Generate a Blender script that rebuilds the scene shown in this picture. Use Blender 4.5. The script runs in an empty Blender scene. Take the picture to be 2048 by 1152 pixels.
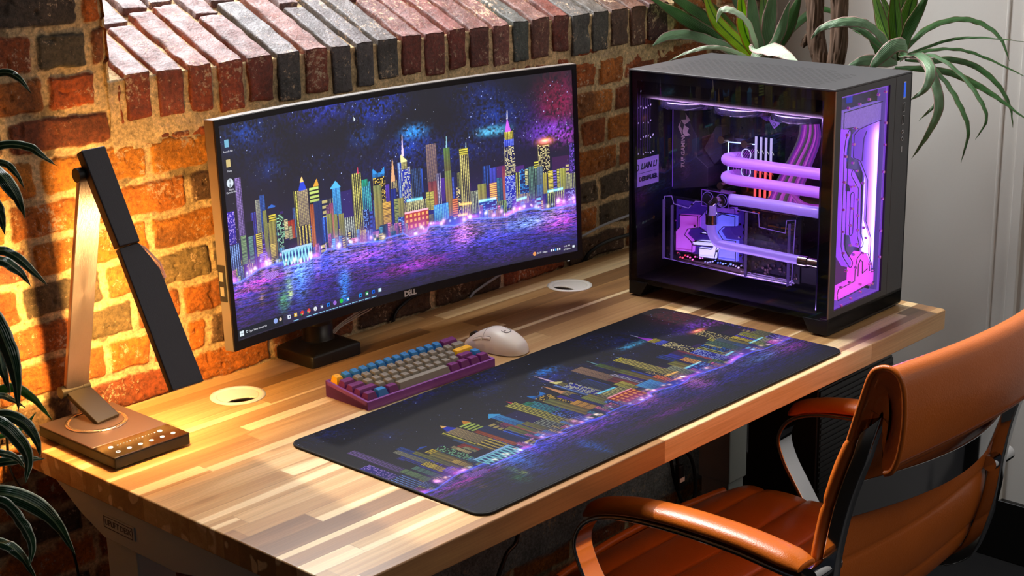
import bpy, bmesh, math, random
import numpy as np
from mathutils import Vector, Matrix, noise as mnoise
random.seed(7); RNG=np.random.default_rng(11)
C=bpy.context.scene.collection
pi=math.pi
MATP=[0.25535, 0.01465, 0.90393, 0.40716, -0.0003]
PCP=[1.20387, 0.07865, 0.01325]
CAM=[-1.10676, -1.33031, 1.62285, 1.28387, -0.8154, -0.0217, 3130.4921, 15.81688]
MON=[0.7249, 0.6494, 1.0192, -0.0754, 0.033, 0.7969, 0.3732, 1.9622]
BLD=((0.9349,0.9822,0.5438,0.4074,'dim','3a0a3a','',0),(0.9851,1.0008,0.6053,0.3972,'dots','101040','7a4ad0',6),(0.77,0.7983,0.544,0.3472,'dim','50206a','',0),(0.8266,0.8518,0.5267,0.3867,'dim','4a1a70','',0),(0.3208,0.3417,0.444,0.3265,'dim','2a1560','',0),(0.3188,0.3525,0.5732,0.3925,'dim','201060','',0),(0.0003,0.0238,0.6069,0.4644,'dots','2a1a9a','c8a8ff',9),(0.0321,0.0483,0.7502,0.4747,'grid','2a1a50','b090e0',4),(0.083,0.0979,0.6288,0.4486,'grid','40405a','c0c0a0',6),(0.0959,0.1093,0.6442,0.4837,'grid','102060','3a70d0',4),(0.1013,0.1117,0.5709,0.3588,'solid','9a9a50','',0),(0.1168,0.1363,0.5442,0.5113,'bars','181808','e8d040',4),(0.1152,0.1346,0.5113,0.3384,'solid','a09a48','c8a040',0),(0.1378,0.1573,0.5351,0.3692,'dots','0a0c14','a0e0b0',5),(0.1577,0.1682,0.505,0.4231,'bars','202838','f0e0a0',14),(0.1695,0.1861,0.4933,0.3956,'solid','b03010','ff7030',0),(0.1698,0.1782,0.4688,0.3968,'bars','303020','c0c090',14),(0.1912,0.1993,0.6271,0.3699,'cols','0a0a18','e8e060',1),(0.2015,0.2308,0.6267,0.4538,'grid','302048','e8d090',12),(0.1941,0.2305,0.4546,0.3584,'cols','08081a','e8d060',4),(0.2346,0.2618,0.6324,0.5432,'bars','0a0c18','d0e878',5),(0.2336,0.2448,0.5463,0.3482,'solid','b05020','ff9040',0),(0.2449,0.2677,0.5552,0.3459,'grid','101a50','2a4a80',8),(0.2642,0.281,0.4686,0.3527,'cols','0a1a60','4080ff',2),(0.2886,0.2992,0.5294,0.3339,'solid','a04080','ffb040',0),(0.2998,0.3211,0.6083,0.4687,'grid','1560b0','60c8ff',6),(0.2985,0.3077,0.4719,0.3287,'solid','a0a050','',0),(0.3123,0.3261,0.4653,0.3215,'solid','a8a048','e0b040',0),(0.0342,0.0491,0.4823,0.3577,'bars','203038','90b078',22),(0.0552,0.0686,0.4755,0.3477,'bars','182838','70a090',22),(0.0007,0.0288,0.4492,0.3302,'cols','081440','90b8ff',5),(0.0525,0.0724,0.539,0.4792,'solid','0a0c18','',0),(0.0764,0.0929,0.4727,0.3769,'bars','403010','f0d850',12),(0.1145,0.1296,0.4087,0.3322,'bars','504020','f0d060',12),(0.0822,0.1047,0.3755,0.2892,'bars','402a80','9a8aff',12),(0.0097,0.0351,0.3383,0.2884,'cols','402060','d0e060',3),(0.0448,0.0538,0.3402,0.295,'bars','303080','ffe070',6),(0.1547,0.191,0.4062,0.365,'solid','0a0c14','',0),(0.2352,0.2719,0.3375,0.2794,'cols','4a3ab0','ffd8ff',4),(0.2733,0.3225,0.35,0.3154,'tree','102014','2a5a30',0),(0.2775,0.2927,0.4808,0.3594,'solid','a0a050','',0),(0.356,0.3826,0.6466,0.3472,'cols','0a0a12','f0e878',5),(0.3833,0.4079,0.5937,0.454,'cols','0c3a70','50c8c8',5),(0.3845,0.4007,0.6083,0.5843,'solid','20b090','',0),(0.4158,0.4496,0.6263,0.6048,'solid','2080d0','',0),(0.4166,0.4505,0.6069,0.4609,'rand','0a0a10','f0c850',10),(0.4506,0.4614,0.5603,0.4515,'solid','5a3ac0','',0),(0.4349,0.4612,0.4724,0.3658,'bars','503010','f8c050',16),(0.415,0.4381,0.5658,0.3543,'solid','90985a','c8a848',0),(0.4669,0.4839,0.5753,0.5208,'cols','202440','e0c880',4),(0.4653,0.4807,0.532,0.3015,'solid','102a90','',0),(0.4885,0.5024,0.6563,0.465,'cols','103090','a0c8ff',2),(0.4978,0.5238,0.6262,0.4588,'rand','1428a0','e8e8c0',8),(0.499,0.5151,0.6606,0.6279,'grid','404030','f0e090',6),(0.5524,0.5586,0.6024,0.4918,'solid','3060e0','',0),(0.5261,0.554,0.6105,0.4476,'cols','060a18','3a5a98',6),(0.5081,0.5642,0.4471,0.397,'cols','08080c','f0e8a0',10),(0.5721,0.6015,0.7203,0.5264,'grid','3a2a50','e0b890',10),(0.5737,0.6002,0.5298,0.4012,'solid','803848','e07048',0),(0.5983,0.6092,0.5634,0.3953,'cols','201850','f0e8ff',2),(0.6101,0.6204,0.5368,0.4245,'solid','5a30b0','',0),(0.6226,0.6394,0.6867,0.5666,'solid','66904a','8a7a48',0),(0.622,0.6408,0.5653,0.3397,'solid','80904a','c88a50',0),(0.6397,0.656,0.4171,0.3318,'bars','803018','ff9048',8),(0.6584,0.6647,0.4637,0.3386,'dots','101030','ffe0a0',3),(0.4712,0.4861,0.48,0.3315,'bars','303828','a0a858',20),(0.4844,0.4999,0.4777,0.3813,'solid','a8a050','',0),(0.4818,0.4977,0.3809,0.2978,'dots','0c2a80','80b0ff',4),(0.5641,0.575,0.4797,0.3959,'bars','404018','d8d058',16),(0.5751,0.5876,0.4782,0.3914,'bars','404018','e8d860',16),(0.5002,0.5695,0.3997,0.3077,'arch','a83018','ffb050',6),(0.5855,0.6279,0.4036,0.3132,'grid','1a60c8','80e0ff',9),(0.3811,0.398,0.4597,0.3246,'dots','0a1440','70a0ff',6),(0.3126,0.3264,0.4665,0.3387,'solid','a09a50','',0),(0.3273,0.3549,0.4413,0.3074,'cols','080810','d0d8c8',5),(0.3938,0.4341,0.3395,0.3013,'solid','c070d0','ffc0e0',0),(0.4276,0.4493,0.3626,0.3133,'grid','0c2040','205060',8),(0.4497,0.4606,0.3669,0.3064,'bars','802050','ffa0b0',8),(0.4974,0.5638,0.3195,0.2831,'tree','1a3a20','60a060',0),(0.5882,0.6573,0.3318,0.2863,'tree','0c1a10','204a28',0),(0.3732,0.4367,0.3296,0.2941,'tree','102818','308040',0),(0.667,0.6929,0.646,0.3168,'cols','08081a','f8e888',5),(0.6661,0.6911,0.6719,0.6466,'bars','505010','f0e050',3),(0.7329,0.7549,0.5569,0.4652,'cols','0a1850','3060c0',3),(0.7524,0.7712,0.5396,0.4591,'solid','4a50d8','',0),(0.7494,0.7702,0.4619,0.3202,'bars','903858','ffc860',14),(0.6942,0.7156,0.4373,0.3283,'cols','080810','e0e8c0',5),(0.7156,0.7398,0.467,0.3779,'solid','a0a048','c8b050',0),(0.7715,0.7873,0.4816,0.3367,'grid','102858','3a8098',8),(0.7888,0.7983,0.541,0.3323,'solid','903060','ff8058',0),(0.797,0.8261,0.6515,0.4841,'rand','0c1044','fff0b0',9),(0.7954,0.8279,0.4828,0.3196,'rand','1424a8','b8c8ff',10),(0.7979,0.8254,0.6878,0.6505,'cols','2038c0','8090ff',6),(0.7996,0.8246,0.7189,0.6862,'cols','706020','fff060',6),(0.8258,0.839,0.4937,0.3418,'cols','10101a','e0e060',2),(0.8388,0.864,0.5053,0.3824,'dots','0a2058','3090e0',5),(0.8643,0.8889,0.5121,0.3447,'cols','060a0c','78a890',6),(0.853,0.8624,0.5033,0.4273,'bars','202020','e8e8a0',10),(0.8807,0.8965,0.5379,0.5086,'bars','181808','e8e050',3),(0.8947,0.9274,0.6254,0.4582,'rand','080814','f8e8a0',11),(0.8896,0.906,0.5056,0.4026,'grid','384858','7890a0',5),(0.8874,0.9033,0.4057,0.3318,'grid','203868','6090c0',5),(0.9061,0.9178,0.4628,0.3623,'solid','c0b040','',0),(0.9206,0.9352,0.4727,0.3631,'bars','504810','f8e050',14),(0.9461,0.9543,0.4749,0.3679,'bars','404010','e0d850',14),(0.9563,0.9721,0.4766,0.3456,'solid','b8b848','',0),(0.9725,1.0001,0.4401,0.3264,'cols','0a0a30','c0c080',6),(0.9167,0.9659,0.3522,0.2805,'cols','060810','d0e078',9),(0.9678,0.998,0.357,0.2789,'dots','101050','a0a0ff',8),(0.8254,0.8856,0.3328,0.2855,'tree','08141a','184868',0),(0.7164,0.7684,0.3719,0.2792,'dots','0c1c70','70b0ff',9),(0.7684,0.7969,0.3578,0.2703,'cols','0c1418','b0d070',5))
SHORE=[(-0.0032,0.2773),(0.0242,0.2732),(0.0845,0.3071),(0.1463,0.3054),(0.1479,0.2756),(0.2194,0.2728),(0.2261,0.2831),(0.251,0.2794),(0.2742,0.3092),(0.3314,0.2819),(0.332,0.3048),(0.4401,0.2783),(0.4414,0.2889),(0.4928,0.2925),(0.5109,0.2652),(0.5604,0.2705),(0.5692,0.2983),(0.5929,0.2946),(0.6416,0.2726),(0.6706,0.2817),(0.6837,0.2944),(0.7947,0.2622),(0.8272,0.2832),(0.8784,0.2833),(0.9004,0.2638),(0.9964,0.265)]
FEAT={'spires':(((0.2165,0.684),(0.206,0.6307),(0.2262,0.6227),'2040d0'),((0.2165,0.6855),(0.2113,0.6651),(0.2203,0.6616),'ffd080'),((0.8089,0.7847),(0.8021,0.7217),(0.8177,0.7172),'d060ff'),((0.81,0.8274),(0.8077,0.785),(0.8105,0.7843),'e0e0ff'),((0.5064,0.7926),(0.5017,0.6872),(0.5073,0.6853),'f0d0f0'),((0.4991,0.6925),(0.4983,0.6609),(0.5156,0.655),'f0e8a0'),((0.4746,0.6799),(0.4673,0.5727),(0.479,0.5684),'e0a878'),((0.6321,0.7441),(0.6295,0.6872),(0.6323,0.6863),'90c0d0'),((0.3749,0.6742),(0.3728,0.6454),(0.3761,0.6441),'d04060'),((0.4173,0.6482),(0.416,0.6296),(0.428,0.6253),'2a90e0'),((0.4491,0.6478),(0.4372,0.622),(0.4495,0.6176),'2a90e0'),((0.1274,0.5887),(0.1169,0.5808),(0.1366,0.5761),'2860c0'),((0.2578,0.6603),(0.2476,0.6316),(0.2618,0.6271),'e0a030'),((0.6871,0.6948),(0.6855,0.6698),(0.6873,0.6692),'90b0c0'),((0.3098,0.6299),(0.2947,0.6011),(0.3223,0.5958),'50b8f0')),'stad':((0.1459,0.3609),(0.2297,0.3617),(0.2227,0.2766),(0.1499,0.2852)),'boat':((0.0813,0.2566),(0.1425,0.2598),(0.1174,0.2844)),'neb':(((0.07,0.9548),0.05,0.06,'1850c8',0.8),((0.2527,1.0051),0.07,0.08,'2030b0',0.9),((0.3095,1.0238),0.05,0.08,'2838c0',0.9),((0.4367,0.9624),0.06,0.07,'1a44d8',1.1),((0.1363,0.7619),0.03,0.04,'123a90',0.6),((0.3927,0.816),0.03,0.04,'1a50c0',0.7),((0.542,0.796),0.03,0.03,'30a0ff',1.6),((0.5256,0.7353),0.05,0.05,'1048d0',0.8),((0.7639,0.7347),0.035,0.02,'60d0ff',1.8),((0.766,0.8181),0.06,0.08,'1440b0',0.8),((0.7187,0.9349),0.06,0.06,'102a80',0.7),((0.947,0.8234),0.045,0.14,'a01040',1.0),((0.9908,0.8395),0.03,0.12,'801050',0.8),((0.9371,0.6859),0.06,0.05,'8040e0',1.3),((0.9874,0.6504),0.05,0.04,'c040d0',1.1),((0.6398,0.6989),0.1,0.08,'0c2a80',0.6),((0.1062,0.8547),0.08,0.07,'0c1c60',0.5),((0.8733,0.7624),0.05,0.1,'1a1470',0.6),((0.2682,0.7248),0.2,0.06,'0a1a5a',0.5),((0.5801,0.6407),0.2,0.06,'0c2488',0.7)),'wat':(((0.2467,0.2428),0.06,0.05,'2060ff',1.0),((0.1892,0.2459),0.02,0.12,'40a0ff',1.2),((0.0891,0.2474),0.07,0.02,'d030c0',1.1),((0.0162,0.214),0.06,0.02,'b028a0',0.9),((0.3145,0.1345),0.015,0.06,'2090ff',1.2),((0.4783,0.2136),0.16,0.04,'7030d0',0.9),((0.519,0.1171),0.1,0.03,'b030c0',0.8),((0.3768,0.2327),0.05,0.03,'b050e0',0.9),((0.6693,0.2138),0.03,0.05,'e080e0',1.1),((0.7124,0.1699),0.12,0.03,'3040e0',0.9),((0.8611,0.2098),0.06,0.03,'80b0ff',1.3),((0.9495,0.1928),0.06,0.05,'c030d0',1.2),((0.8143,0.103),0.2,0.06,'1a30b0',0.6),((0.2401,0.0959),0.2,0.06,'1a24a0',0.5),((0.3082,-0.0155),0.25,0.04,'14186a',0.4),((0.1402,0.1233),0.015,0.05,'50b030',0.9),((0.1577,0.1879),0.008,0.06,'80c040',0.7),((0.0779,0.1687),0.008,0.03,'a08020',0.8),((0.1602,0.1497),0.006,0.03,'d0e050',0.9),((0.3114,0.0596),0.008,0.03,'3090f0',1.2)),'orange':(0.916,0.6357),'cyanbars':(((0.9167,0.3601),(0.9631,0.3632)),((0.508,0.4549),(0.5536,0.4517)),((0.7162,0.3754),(0.7671,0.3749)),((0.8254,0.343),(0.8559,0.3504))),'goldbar':(((0.6591,0.3787),(0.6955,0.3741)),((0.6542,0.3229),(0.6813,0.3214)))}
LEAF_R=[([(1.75,0.266,1.1751),(1.8,0.2404,1.224),(1.85,0.2017,1.2437),(1.88,0.1618,1.2362),(1.88,0.1165,1.2091),(1.87,0.0881,1.1652)],0.02,0),([(1.72,0.2491,1.1768),(1.78,0.2329,1.1884),(1.83,0.1996,1.2035),(1.85,0.1447,1.2103),(1.86,0.0484,1.2071)],0.009,0),([(1.72,0.2489,1.1738),(1.76,0.2054,1.1906),(1.82,0.1713,1.1876),(1.85,0.1257,1.1696),(1.86,0.0377,1.1347)],0.012,0),([(1.7,0.2266,1.1759),(1.74,0.1879,1.1724),(1.78,0.1711,1.1721),(1.82,0.1366,1.1571),(1.83,0.091,1.1238),(1.83,0.0614,1.0824),(1.82,0.0472,1.0422)],0.018,0),([(1.68,0.2367,1.1626),(1.7,0.1818,1.1617),(1.74,0.1432,1.1513),(1.76,0.0933,1.1275),(1.77,0.0437,1.0983),(1.77,-0.0103,1.0656)],0.02,0),([(1.7,0.2382,1.1849),(1.66,0.1406,1.195),(1.64,0.0706,1.1649),(1.62,0.0199,1.1248),(1.61,0.0015,1.0922),(1.6,0.0161,1.0552)],0.014,0),([(1.68,0.2271,1.19),(1.62,0.1397,1.1901),(1.59,0.0779,1.16),(1.57,0.0352,1.1207),(1.56,0.0111,1.0778),(1.55,0.0171,1.0194)],0.018,0),([(1.66,0.2157,1.1892),(1.6,0.1422,1.2055),(1.56,0.0953,1.1885),(1.54,0.0916,1.1539),(1.53,0.1197,1.1272)],0.03,1),([(1.66,0.2157,1.1892),(1.59,0.1291,1.201),(1.56,0.0844,1.1614),(1.55,0.0681,1.1173),(1.54,0.0823,1.0673),(1.54,0.1137,1.0158)],0.028,1),([(1.66,0.2157,1.1892),(1.6,0.1375,1.1964),(1.57,0.0941,1.1639),(1.56,0.0763,1.1293),(1.55,0.1077,1.0887)],0.022,1),([(1.75,0.2656,1.1671),(1.76,0.3085,1.2236),(1.78,0.3575,1.3202)],0.034,2),([(1.76,0.2711,1.1655),(1.8,0.3135,1.2294),(1.82,0.3651,1.3065)],0.022,2),([(1.74,0.26,1.1687),(1.72,0.2615,1.2407),(1.7,0.2594,1.3309)],0.036,2),([(1.76,0.2711,1.1655),(1.76,0.2588,1.2469),(1.76,0.2411,1.327)],0.04,2),([(1.72,0.2488,1.1719),(1.7,0.2189,1.2356),(1.68,0.1695,1.3175)],0.034,0),([(1.78,0.2823,1.1623),(1.82,0.3086,1.2278),(1.84,0.3111,1.3176)],0.034,2),([(1.72,0.2545,1.1734),(1.66,0.2561,1.2225),(1.6,0.2557,1.2549),(1.56,0.2817,1.262),(1.54,0.319,1.2501),(1.53,0.3389,1.2266)],0.026,1),([(1.72,0.26,1.171),(1.66,0.2667,1.2119),(1.62,0.2894,1.244),(1.6,0.3283,1.2532),(1.59,0.3691,1.227)],0.016,1),([(1.73,0.26,1.1698),(1.7,0.2806,1.1817),(1.68,0.2934,1.2178),(1.67,0.3302,1.2313)],0.02,0),([(1.7,0.2377,1.177),(1.62,0.1784,1.2158),(1.57,0.1791,1.2212),(1.55,0.2045,1.1902),(1.55,0.2167,1.1749)],0.032,1),([(1.72,0.2541,1.1664),(1.66,0.2593,1.176),(1.6,0.2633,1.1826),(1.57,0.2837,1.1718)],0.028,1)]
LEAF_L=[([(1.74,0.6039,1.1437),(1.72,0.65,1.1857),(1.7,0.6895,1.2315),(1.69,0.7181,1.3005)],0.034,3),([(1.72,0.5865,1.1473),(1.68,0.5967,1.2127),(1.66,0.5979,1.3086)],0.032,3),([(1.76,0.6241,1.1398),(1.7315,0.725,1.1902),(1.6168,0.735,1.2474),(1.5128,0.735,1.2955)],0.03,0),([(1.76,0.6214,1.14),(1.7827,0.735,1.1987),(1.6209,0.725,1.2741),(1.5681,0.725,1.3048)],0.03,0),([(1.76,0.6214,1.14),(1.7874,0.725,1.2099),(1.6741,0.725,1.2961)],0.03,2),([(1.74,0.6103,1.1388),(1.72,0.6894,1.1721),(1.6714,0.735,1.1958),(1.591,0.735,1.1998),(1.539,0.735,1.1841)],0.032,1),([(1.7,0.583,1.1456),(1.62,0.5857,1.1757),(1.58,0.6148,1.1853),(1.56,0.6582,1.1738),(1.55,0.7005,1.1537)],0.01,4),([(1.7,0.5704,1.1509),(1.62,0.543,1.2326),(1.58,0.5532,1.2645),(1.56,0.5715,1.2673),(1.56,0.5848,1.241)],0.02,4),([(1.68,0.5757,1.1453),(1.6,0.5033,1.1913),(1.57,0.4408,1.1941),(1.56,0.3828,1.1748)],0.04,4),([(1.72,0.5775,1.148),(1.68,0.5715,1.2249),(1.64,0.5589,1.312)],0.036,1),([(1.74,0.5846,1.1452),(1.72,0.5608,1.2269),(1.7,0.5398,1.308)],0.036,1),([(1.74,0.5846,1.1452),(1.74,0.5332,1.2108),(1.74,0.4953,1.2966)],0.034,0),([(1.7,0.5602,1.1517),(1.66,0.4976,1.211),(1.64,0.4602,1.2865)],0.024,1),([(1.78,0.6246,1.1375),(1.84,0.6938,1.1901),(1.8085,0.735,1.2901)],0.03,1),([(1.78,0.618,1.138),(1.84,0.6541,1.2037),(1.9,0.7039,1.2842)],0.034,2),([(1.78,0.6115,1.1385),(1.86,0.6014,1.1941),(1.92,0.5639,1.2367),(1.95,0.505,1.2133)],0.02,0)]
LEAF_P=[([(-0.1242,0.55,1.3258),(-0.1008,0.5,1.3458),(-0.0885,0.48,1.3403),(-0.0771,0.47,1.3194)],0.016,5),([(-0.1319,0.56,1.2247),(-0.1014,0.52,1.2497),(-0.0739,0.5,1.2464),(-0.0596,0.49,1.2334),(-0.0408,0.49,1.2177)],0.018,5),([(-0.1636,0.5,1.231),(-0.1474,0.44,1.2454),(-0.1398,0.42,1.2341),(-0.1295,0.42,1.2114)],0.014,5),([(-0.1731,0.48,1.2415),(-0.166,0.42,1.2416),(-0.1552,0.4,1.2143),(-0.1444,0.4,1.1795)],0.03,5),([(-0.1497,0.56,1.0868),(-0.1361,0.5,1.1197),(-0.1199,0.48,1.113),(-0.1013,0.47,1.0885),(-0.0834,0.47,1.0662)],0.02,5),([(-0.1818,0.5,1.0909),(-0.1693,0.44,1.1249),(-0.1514,0.42,1.1114),(-0.1355,0.42,1.0863)],0.022,6),([(-0.2119,0.45,1.0676),(-0.2056,0.4,1.0693),(-0.1999,0.38,1.0332),(-0.198,0.37,0.9959),(-0.1989,0.37,0.9488)],0.036,5),([(-0.1801,0.55,0.8942),(-0.145,0.5,0.9328),(-0.116,0.49,0.9164),(-0.0864,0.49,0.8735)],0.022,7),([(-0.2073,0.5,0.8935),(-0.1878,0.44,0.9219),(-0.1686,0.42,0.9122),(-0.1581,0.41,0.8876),(-0.1547,0.41,0.8622)],0.026,5),([(-0.227,0.46,0.9094),(-0.2162,0.4,0.9313),(-0.1995,0.38,0.9079),(-0.1885,0.38,0.8774),(-0.1964,0.38,0.8473)],0.03,6),([(-0.2134,0.5,0.8464),(-0.1852,0.46,0.8516),(-0.155,0.45,0.8496),(-0.1265,0.45,0.8413)],0.02,5),([(-0.2293,0.48,0.8078),(-0.211,0.42,0.8271),(-0.1819,0.4,0.8112),(-0.1556,0.39,0.7769),(-0.1315,0.39,0.7217)],0.04,5),([(-0.2495,0.44,0.8192),(-0.2328,0.38,0.8342),(-0.2198,0.36,0.8084),(-0.2133,0.35,0.7783),(-0.2202,0.35,0.7498)],0.026,6),([(-0.2564,0.44,0.7661),(-0.2393,0.38,0.7819),(-0.225,0.36,0.7657),(-0.2058,0.36,0.7201)],0.024,5),([(-0.1845,0.55,0.8598),(-0.1424,0.52,0.8618),(-0.1172,0.51,0.8712),(-0.099,0.51,0.8839)],0.012,7),([(-0.1987,0.5,0.9601),(-0.1733,0.46,1.003),(-0.1769,0.44,0.9812),(-0.1707,0.44,0.9456)],0.024,5),([(-0.1922,0.52,0.9261),(-0.1566,0.5,0.9276),(-0.1363,0.5,0.9149),(-0.1196,0.5,0.8994)],0.014,5),([(-0.2108,0.5,0.8666),(-0.2006,0.44,0.8757),(-0.1793,0.43,0.8647),(-0.1661,0.43,0.8431)],0.016,6),([(-0.1702,0.5,1.1805),(-0.1559,0.46,1.1965),(-0.1502,0.45,1.1776),(-0.1466,0.45,1.151)],0.024,5),([(-0.1555,0.5,1.2935),(-0.1485,0.46,1.3092),(-0.1423,0.45,1.2843)],0.024,5)]
GPU={'a':[(0.376,0.158),(0.331,0.162),(0.332,0.139),(0.355,0.133),(0.362,0.12),(0.344,0.108),(0.345,0.087),(0.386,0.085),(0.386,0.122),(0.376,0.133)],'b':[(0.31,0.173),(0.295,0.174),(0.293,0.153),(0.31,0.152)],'c':[(0.276,0.174),(0.246,0.173),(0.246,0.154),(0.272,0.15),(0.284,0.138),(0.272,0.124),(0.243,0.126),(0.243,0.085),(0.285,0.083),(0.283,0.103),(0.275,0.109),(0.291,0.123),(0.293,0.163)],'d':[(0.325,0.129),(0.299,0.128),(0.292,0.116),(0.33,0.113),(0.347,0.108),(0.342,0.103),(0.297,0.107),(0.299,0.101),(0.33,0.099),(0.33,0.081),(0.292,0.083),(0.287,0.106),(0.287,0.12),(0.292,0.131)],'outline':[(0.412,0.19),(0.394,0.193),(0.389,0.178),(0.354,0.174),(0.338,0.19),(0.318,0.191),(0.247,0.188),(0.194,0.186),(0.192,0.161),(0.135,0.158),(0.133,0.182),(0.114,0.186),(0.119,0.061),(0.227,0.06),(0.415,0.066)],'vbar1':[(0.408,0.184),(0.416,0.065)],'vbar2':[(0.389,0.175),(0.395,0.066)],'vbar3':[(0.217,0.185),(0.223,0.061)],'vbar4':[(0.123,0.177),(0.129,0.059)],'term':[(0.316,0.217),(0.254,0.22),(0.252,0.187),(0.315,0.187)],'plugs':[(0.302,0.202),(0.269,0.202)],'bottombar':[(0.381,0.07),(0.227,0.072),(0.227,0.06),(0.38,0.064)],'fit1':[(0.283,0.203),(0.285,0.167)],'tube':[(0.285,0.164),(0.285,0.144),(0.275,0.126),(0.258,0.122),(0.08,0.119)],'fit2':[(0.08,0.119),(0.069,0.118)],'tube3':[(0.242,0.207),(0.068,0.208)]}
CPU13={'cpublk':[(0.308,0.295),(0.243,0.299),(0.247,0.232),(0.312,0.229)],'fits':[(0.315,0.304),(0.262,0.302),(0.315,0.214),(0.26,0.216)],'ring1':[(0.28,0.279)],'ring2':[(0.279,0.244)],'t1':[(0.306,0.267),(0.286,0.261),(0.104,0.266)],'t2':[(0.305,0.231),(0.285,0.227),(0.103,0.233)],'ram':[(0.24,0.317),(0.203,0.32),(0.238,0.199),(0.205,0.203)],'ramred':[(0.24,0.264),(0.207,0.266)],'cable':[(0.144,0.366),(0.117,0.367),(0.156,0.322),(0.105,0.333),(0.178,0.274),(0.126,0.276),(0.209,0.211),(0.15,0.217)],'clip':[(0.227,0.364),(0.199,0.367),(0.188,0.349),(0.202,0.339),(0.21,0.356)],'shroud':[(0.43,0.35),(0.401,0.356),(0.381,0.303),(0.38,0.271),(0.342,0.249),(0.428,0.194),(0.428,0.184)],'hex':[(0.356,0.316),(0.341,0.318),(0.341,0.286),(0.367,0.25),(0.382,0.271),(0.382,0.281)],'tuftext':[(0.409,0.246),(0.41,0.29)],'logo':[(0.407,0.31)],'glints':[(0.398,0.394),(0.271,0.393),(0.145,0.393)]}

# ------------------------------------------------------------------ helpers
def lin(h):
    if isinstance(h,str):
        h=h.lstrip('#'); c=[int(h[i:i+2],16)/255 for i in (0,2,4)]
    else: c=list(h)
    return tuple((x/12.92 if x<=.04045 else ((x+.055)/1.055)**2.4) for x in c)
def lin4(h): return lin(h)+(1.0,)
class MB:
    def __init__(s): s.v=[]; s.f=[]; s.sm=[]
    def add(s,v,f,smooth=False):
        o=len(s.v); s.v.extend([tuple(p) for p in v]); s.f.extend([tuple(i+o for i in q) for q in f]); s.sm.extend([smooth]*len(f)); return s
    def box(s,x0,x1,y0,y1,z0,z1,M=None):
        v=[(x,y,z) for z in (z0,z1) for y in (y0,y1) for x in (x0,x1)]
        if M: v=[M@Vector(p) for p in v]
        return s.add(v,[(0,2,3,1),(4,5,7,6),(0,1,5,4),(2,6,7,3),(0,4,6,2),(1,3,7,5)])
    def hexa(s,v8): return s.add(v8,[(0,2,3,1),(4,5,7,6),(0,1,5,4),(2,6,7,3),(0,4,6,2),(1,3,7,5)])
    def cyl(s,p0,p1,r0,r1=None,n=24,smooth=True,cap=True):
        r1=r0 if r1 is None else r1
        p0=Vector(p0);p1=Vector(p1);d=(p1-p0).normalized()
        a=d.orthogonal().normalized();b=d.cross(a)
        v=[];
        for p,r in ((p0,r0),(p1,r1)):
            for i in range(n):
                t=2*pi*i/n; v.append(p+(a*math.cos(t)+b*math.sin(t))*r)
        s.add(v,[(i,(i+1)%n,n+(i+1)%n,n+i) for i in range(n)],smooth)
        if cap:
            s.add(v[:n],[tuple(range(n-1,-1,-1))]); s.add(v[n:],[tuple(range(n))])
        return s
    def tube(s,pts,r,n=10,smooth=True,flat=1.0,up=None,cap=True,closed=False):
        P=[Vector(p) for p in pts]; m=len(P); rs=r if isinstance(r,(list,tuple)) else [r]*m
        v=[]; u=None
        for i in range(m):
            if closed: t=(P[(i+1)%m]-P[i-1])
            else: t=(P[min(i+1,m-1)]-P[max(i-1,0)])
            if t.length<1e-9: t=Vector((0,0,1))
            t.normalize()
            if up is not None: a=Vector(up); a=(a-t*a.dot(t)); a=a.normalized() if a.length>1e-6 else t.orthogonal().normalized()
            elif u is None: a=t.orthogonal().normalized()
            else:
                a=u-t*u.dot(t); a=a.normalized() if a.length>1e-6 else t.orthogonal().normalized()
            u=a; b=t.cross(a)
            for k in range(n):
                th=2*pi*k/n; v.append(P[i]+(a*math.cos(th)*flat+b*math.sin(th))*rs[i])
        f=[]
        R=m if closed else m-1
        for i in range(R):
            j=(i+1)%m
            for k in range(n): f.append((i*n+k,i*n+(k+1)%n,j*n+(k+1)%n,j*n+k))
        s.add(v,f,smooth)
        if cap and not closed:
            s.add(v[:n],[tuple(range(n-1,-1,-1))]); s.add(v[-n:],[tuple(range(n))])
        return s
    def band(s,pts,w,t,side=(1,0,0)):
        # flat strip swept along pts; width w along side, thickness t
        P=[Vector(p) for p in pts]; m=len(P); S=Vector(side).normalized(); v=[]
        for i in range(m):
            d=(P[min(i+1,m-1)]-P[max(i-1,0)]).normalized(); nn=d.cross(S).normalized()
            ww=w[i] if isinstance(w,(list,tuple)) else w
            for a,b in ((-1,-1),(1,-1),(1,1),(-1,1)): v.append(P[i]+S*(a*ww/2)+nn*(b*t/2))
        f=[]
        for i in range(m-1):
            for k in range(4): f.append((i*4+k,i*4+(k+1)%4,(i+1)*4+(k+1)%4,(i+1)*4+k))
        f+= [(3,2,1,0),tuple((m-1)*4+k for k in range(4))]
        return s.add(v,f,False)
    def prism(s,poly,axis,a0,a1):
        # poly list of 2D, extruded on axis 'x','y','z'
        def mk(p,a):
            return {'x':(a,p[0],p[1]),'y':(p[0],a,p[1]),'z':(p[0],p[1],a)}[axis]
        n=len(poly); v=[mk(p,a0) for p in poly]+[mk(p,a1) for p in poly]
        f=[tuple(range(n-1,-1,-1)),tuple(range(n,2*n))]+[(i,(i+1)%n,n+(i+1)%n,n+i) for i in range(n)]
        return s.add(v,f)
    def lathe(s,prof,center=(0,0,0),n=40,smooth=True):
        v=[];m=len(prof);c=Vector(center)
        for r,z in prof:
            for k in range(n):
                t=2*pi*k/n; v.append(c+Vector((r*math.cos(t),r*math.sin(t),z)))
        return s.add(v,[(i*n+k,i*n+(k+1)%n,(i+1)*n+(k+1)%n,(i+1)*n+k) for i in range(m-1) for k in range(n)],smooth)
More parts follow.
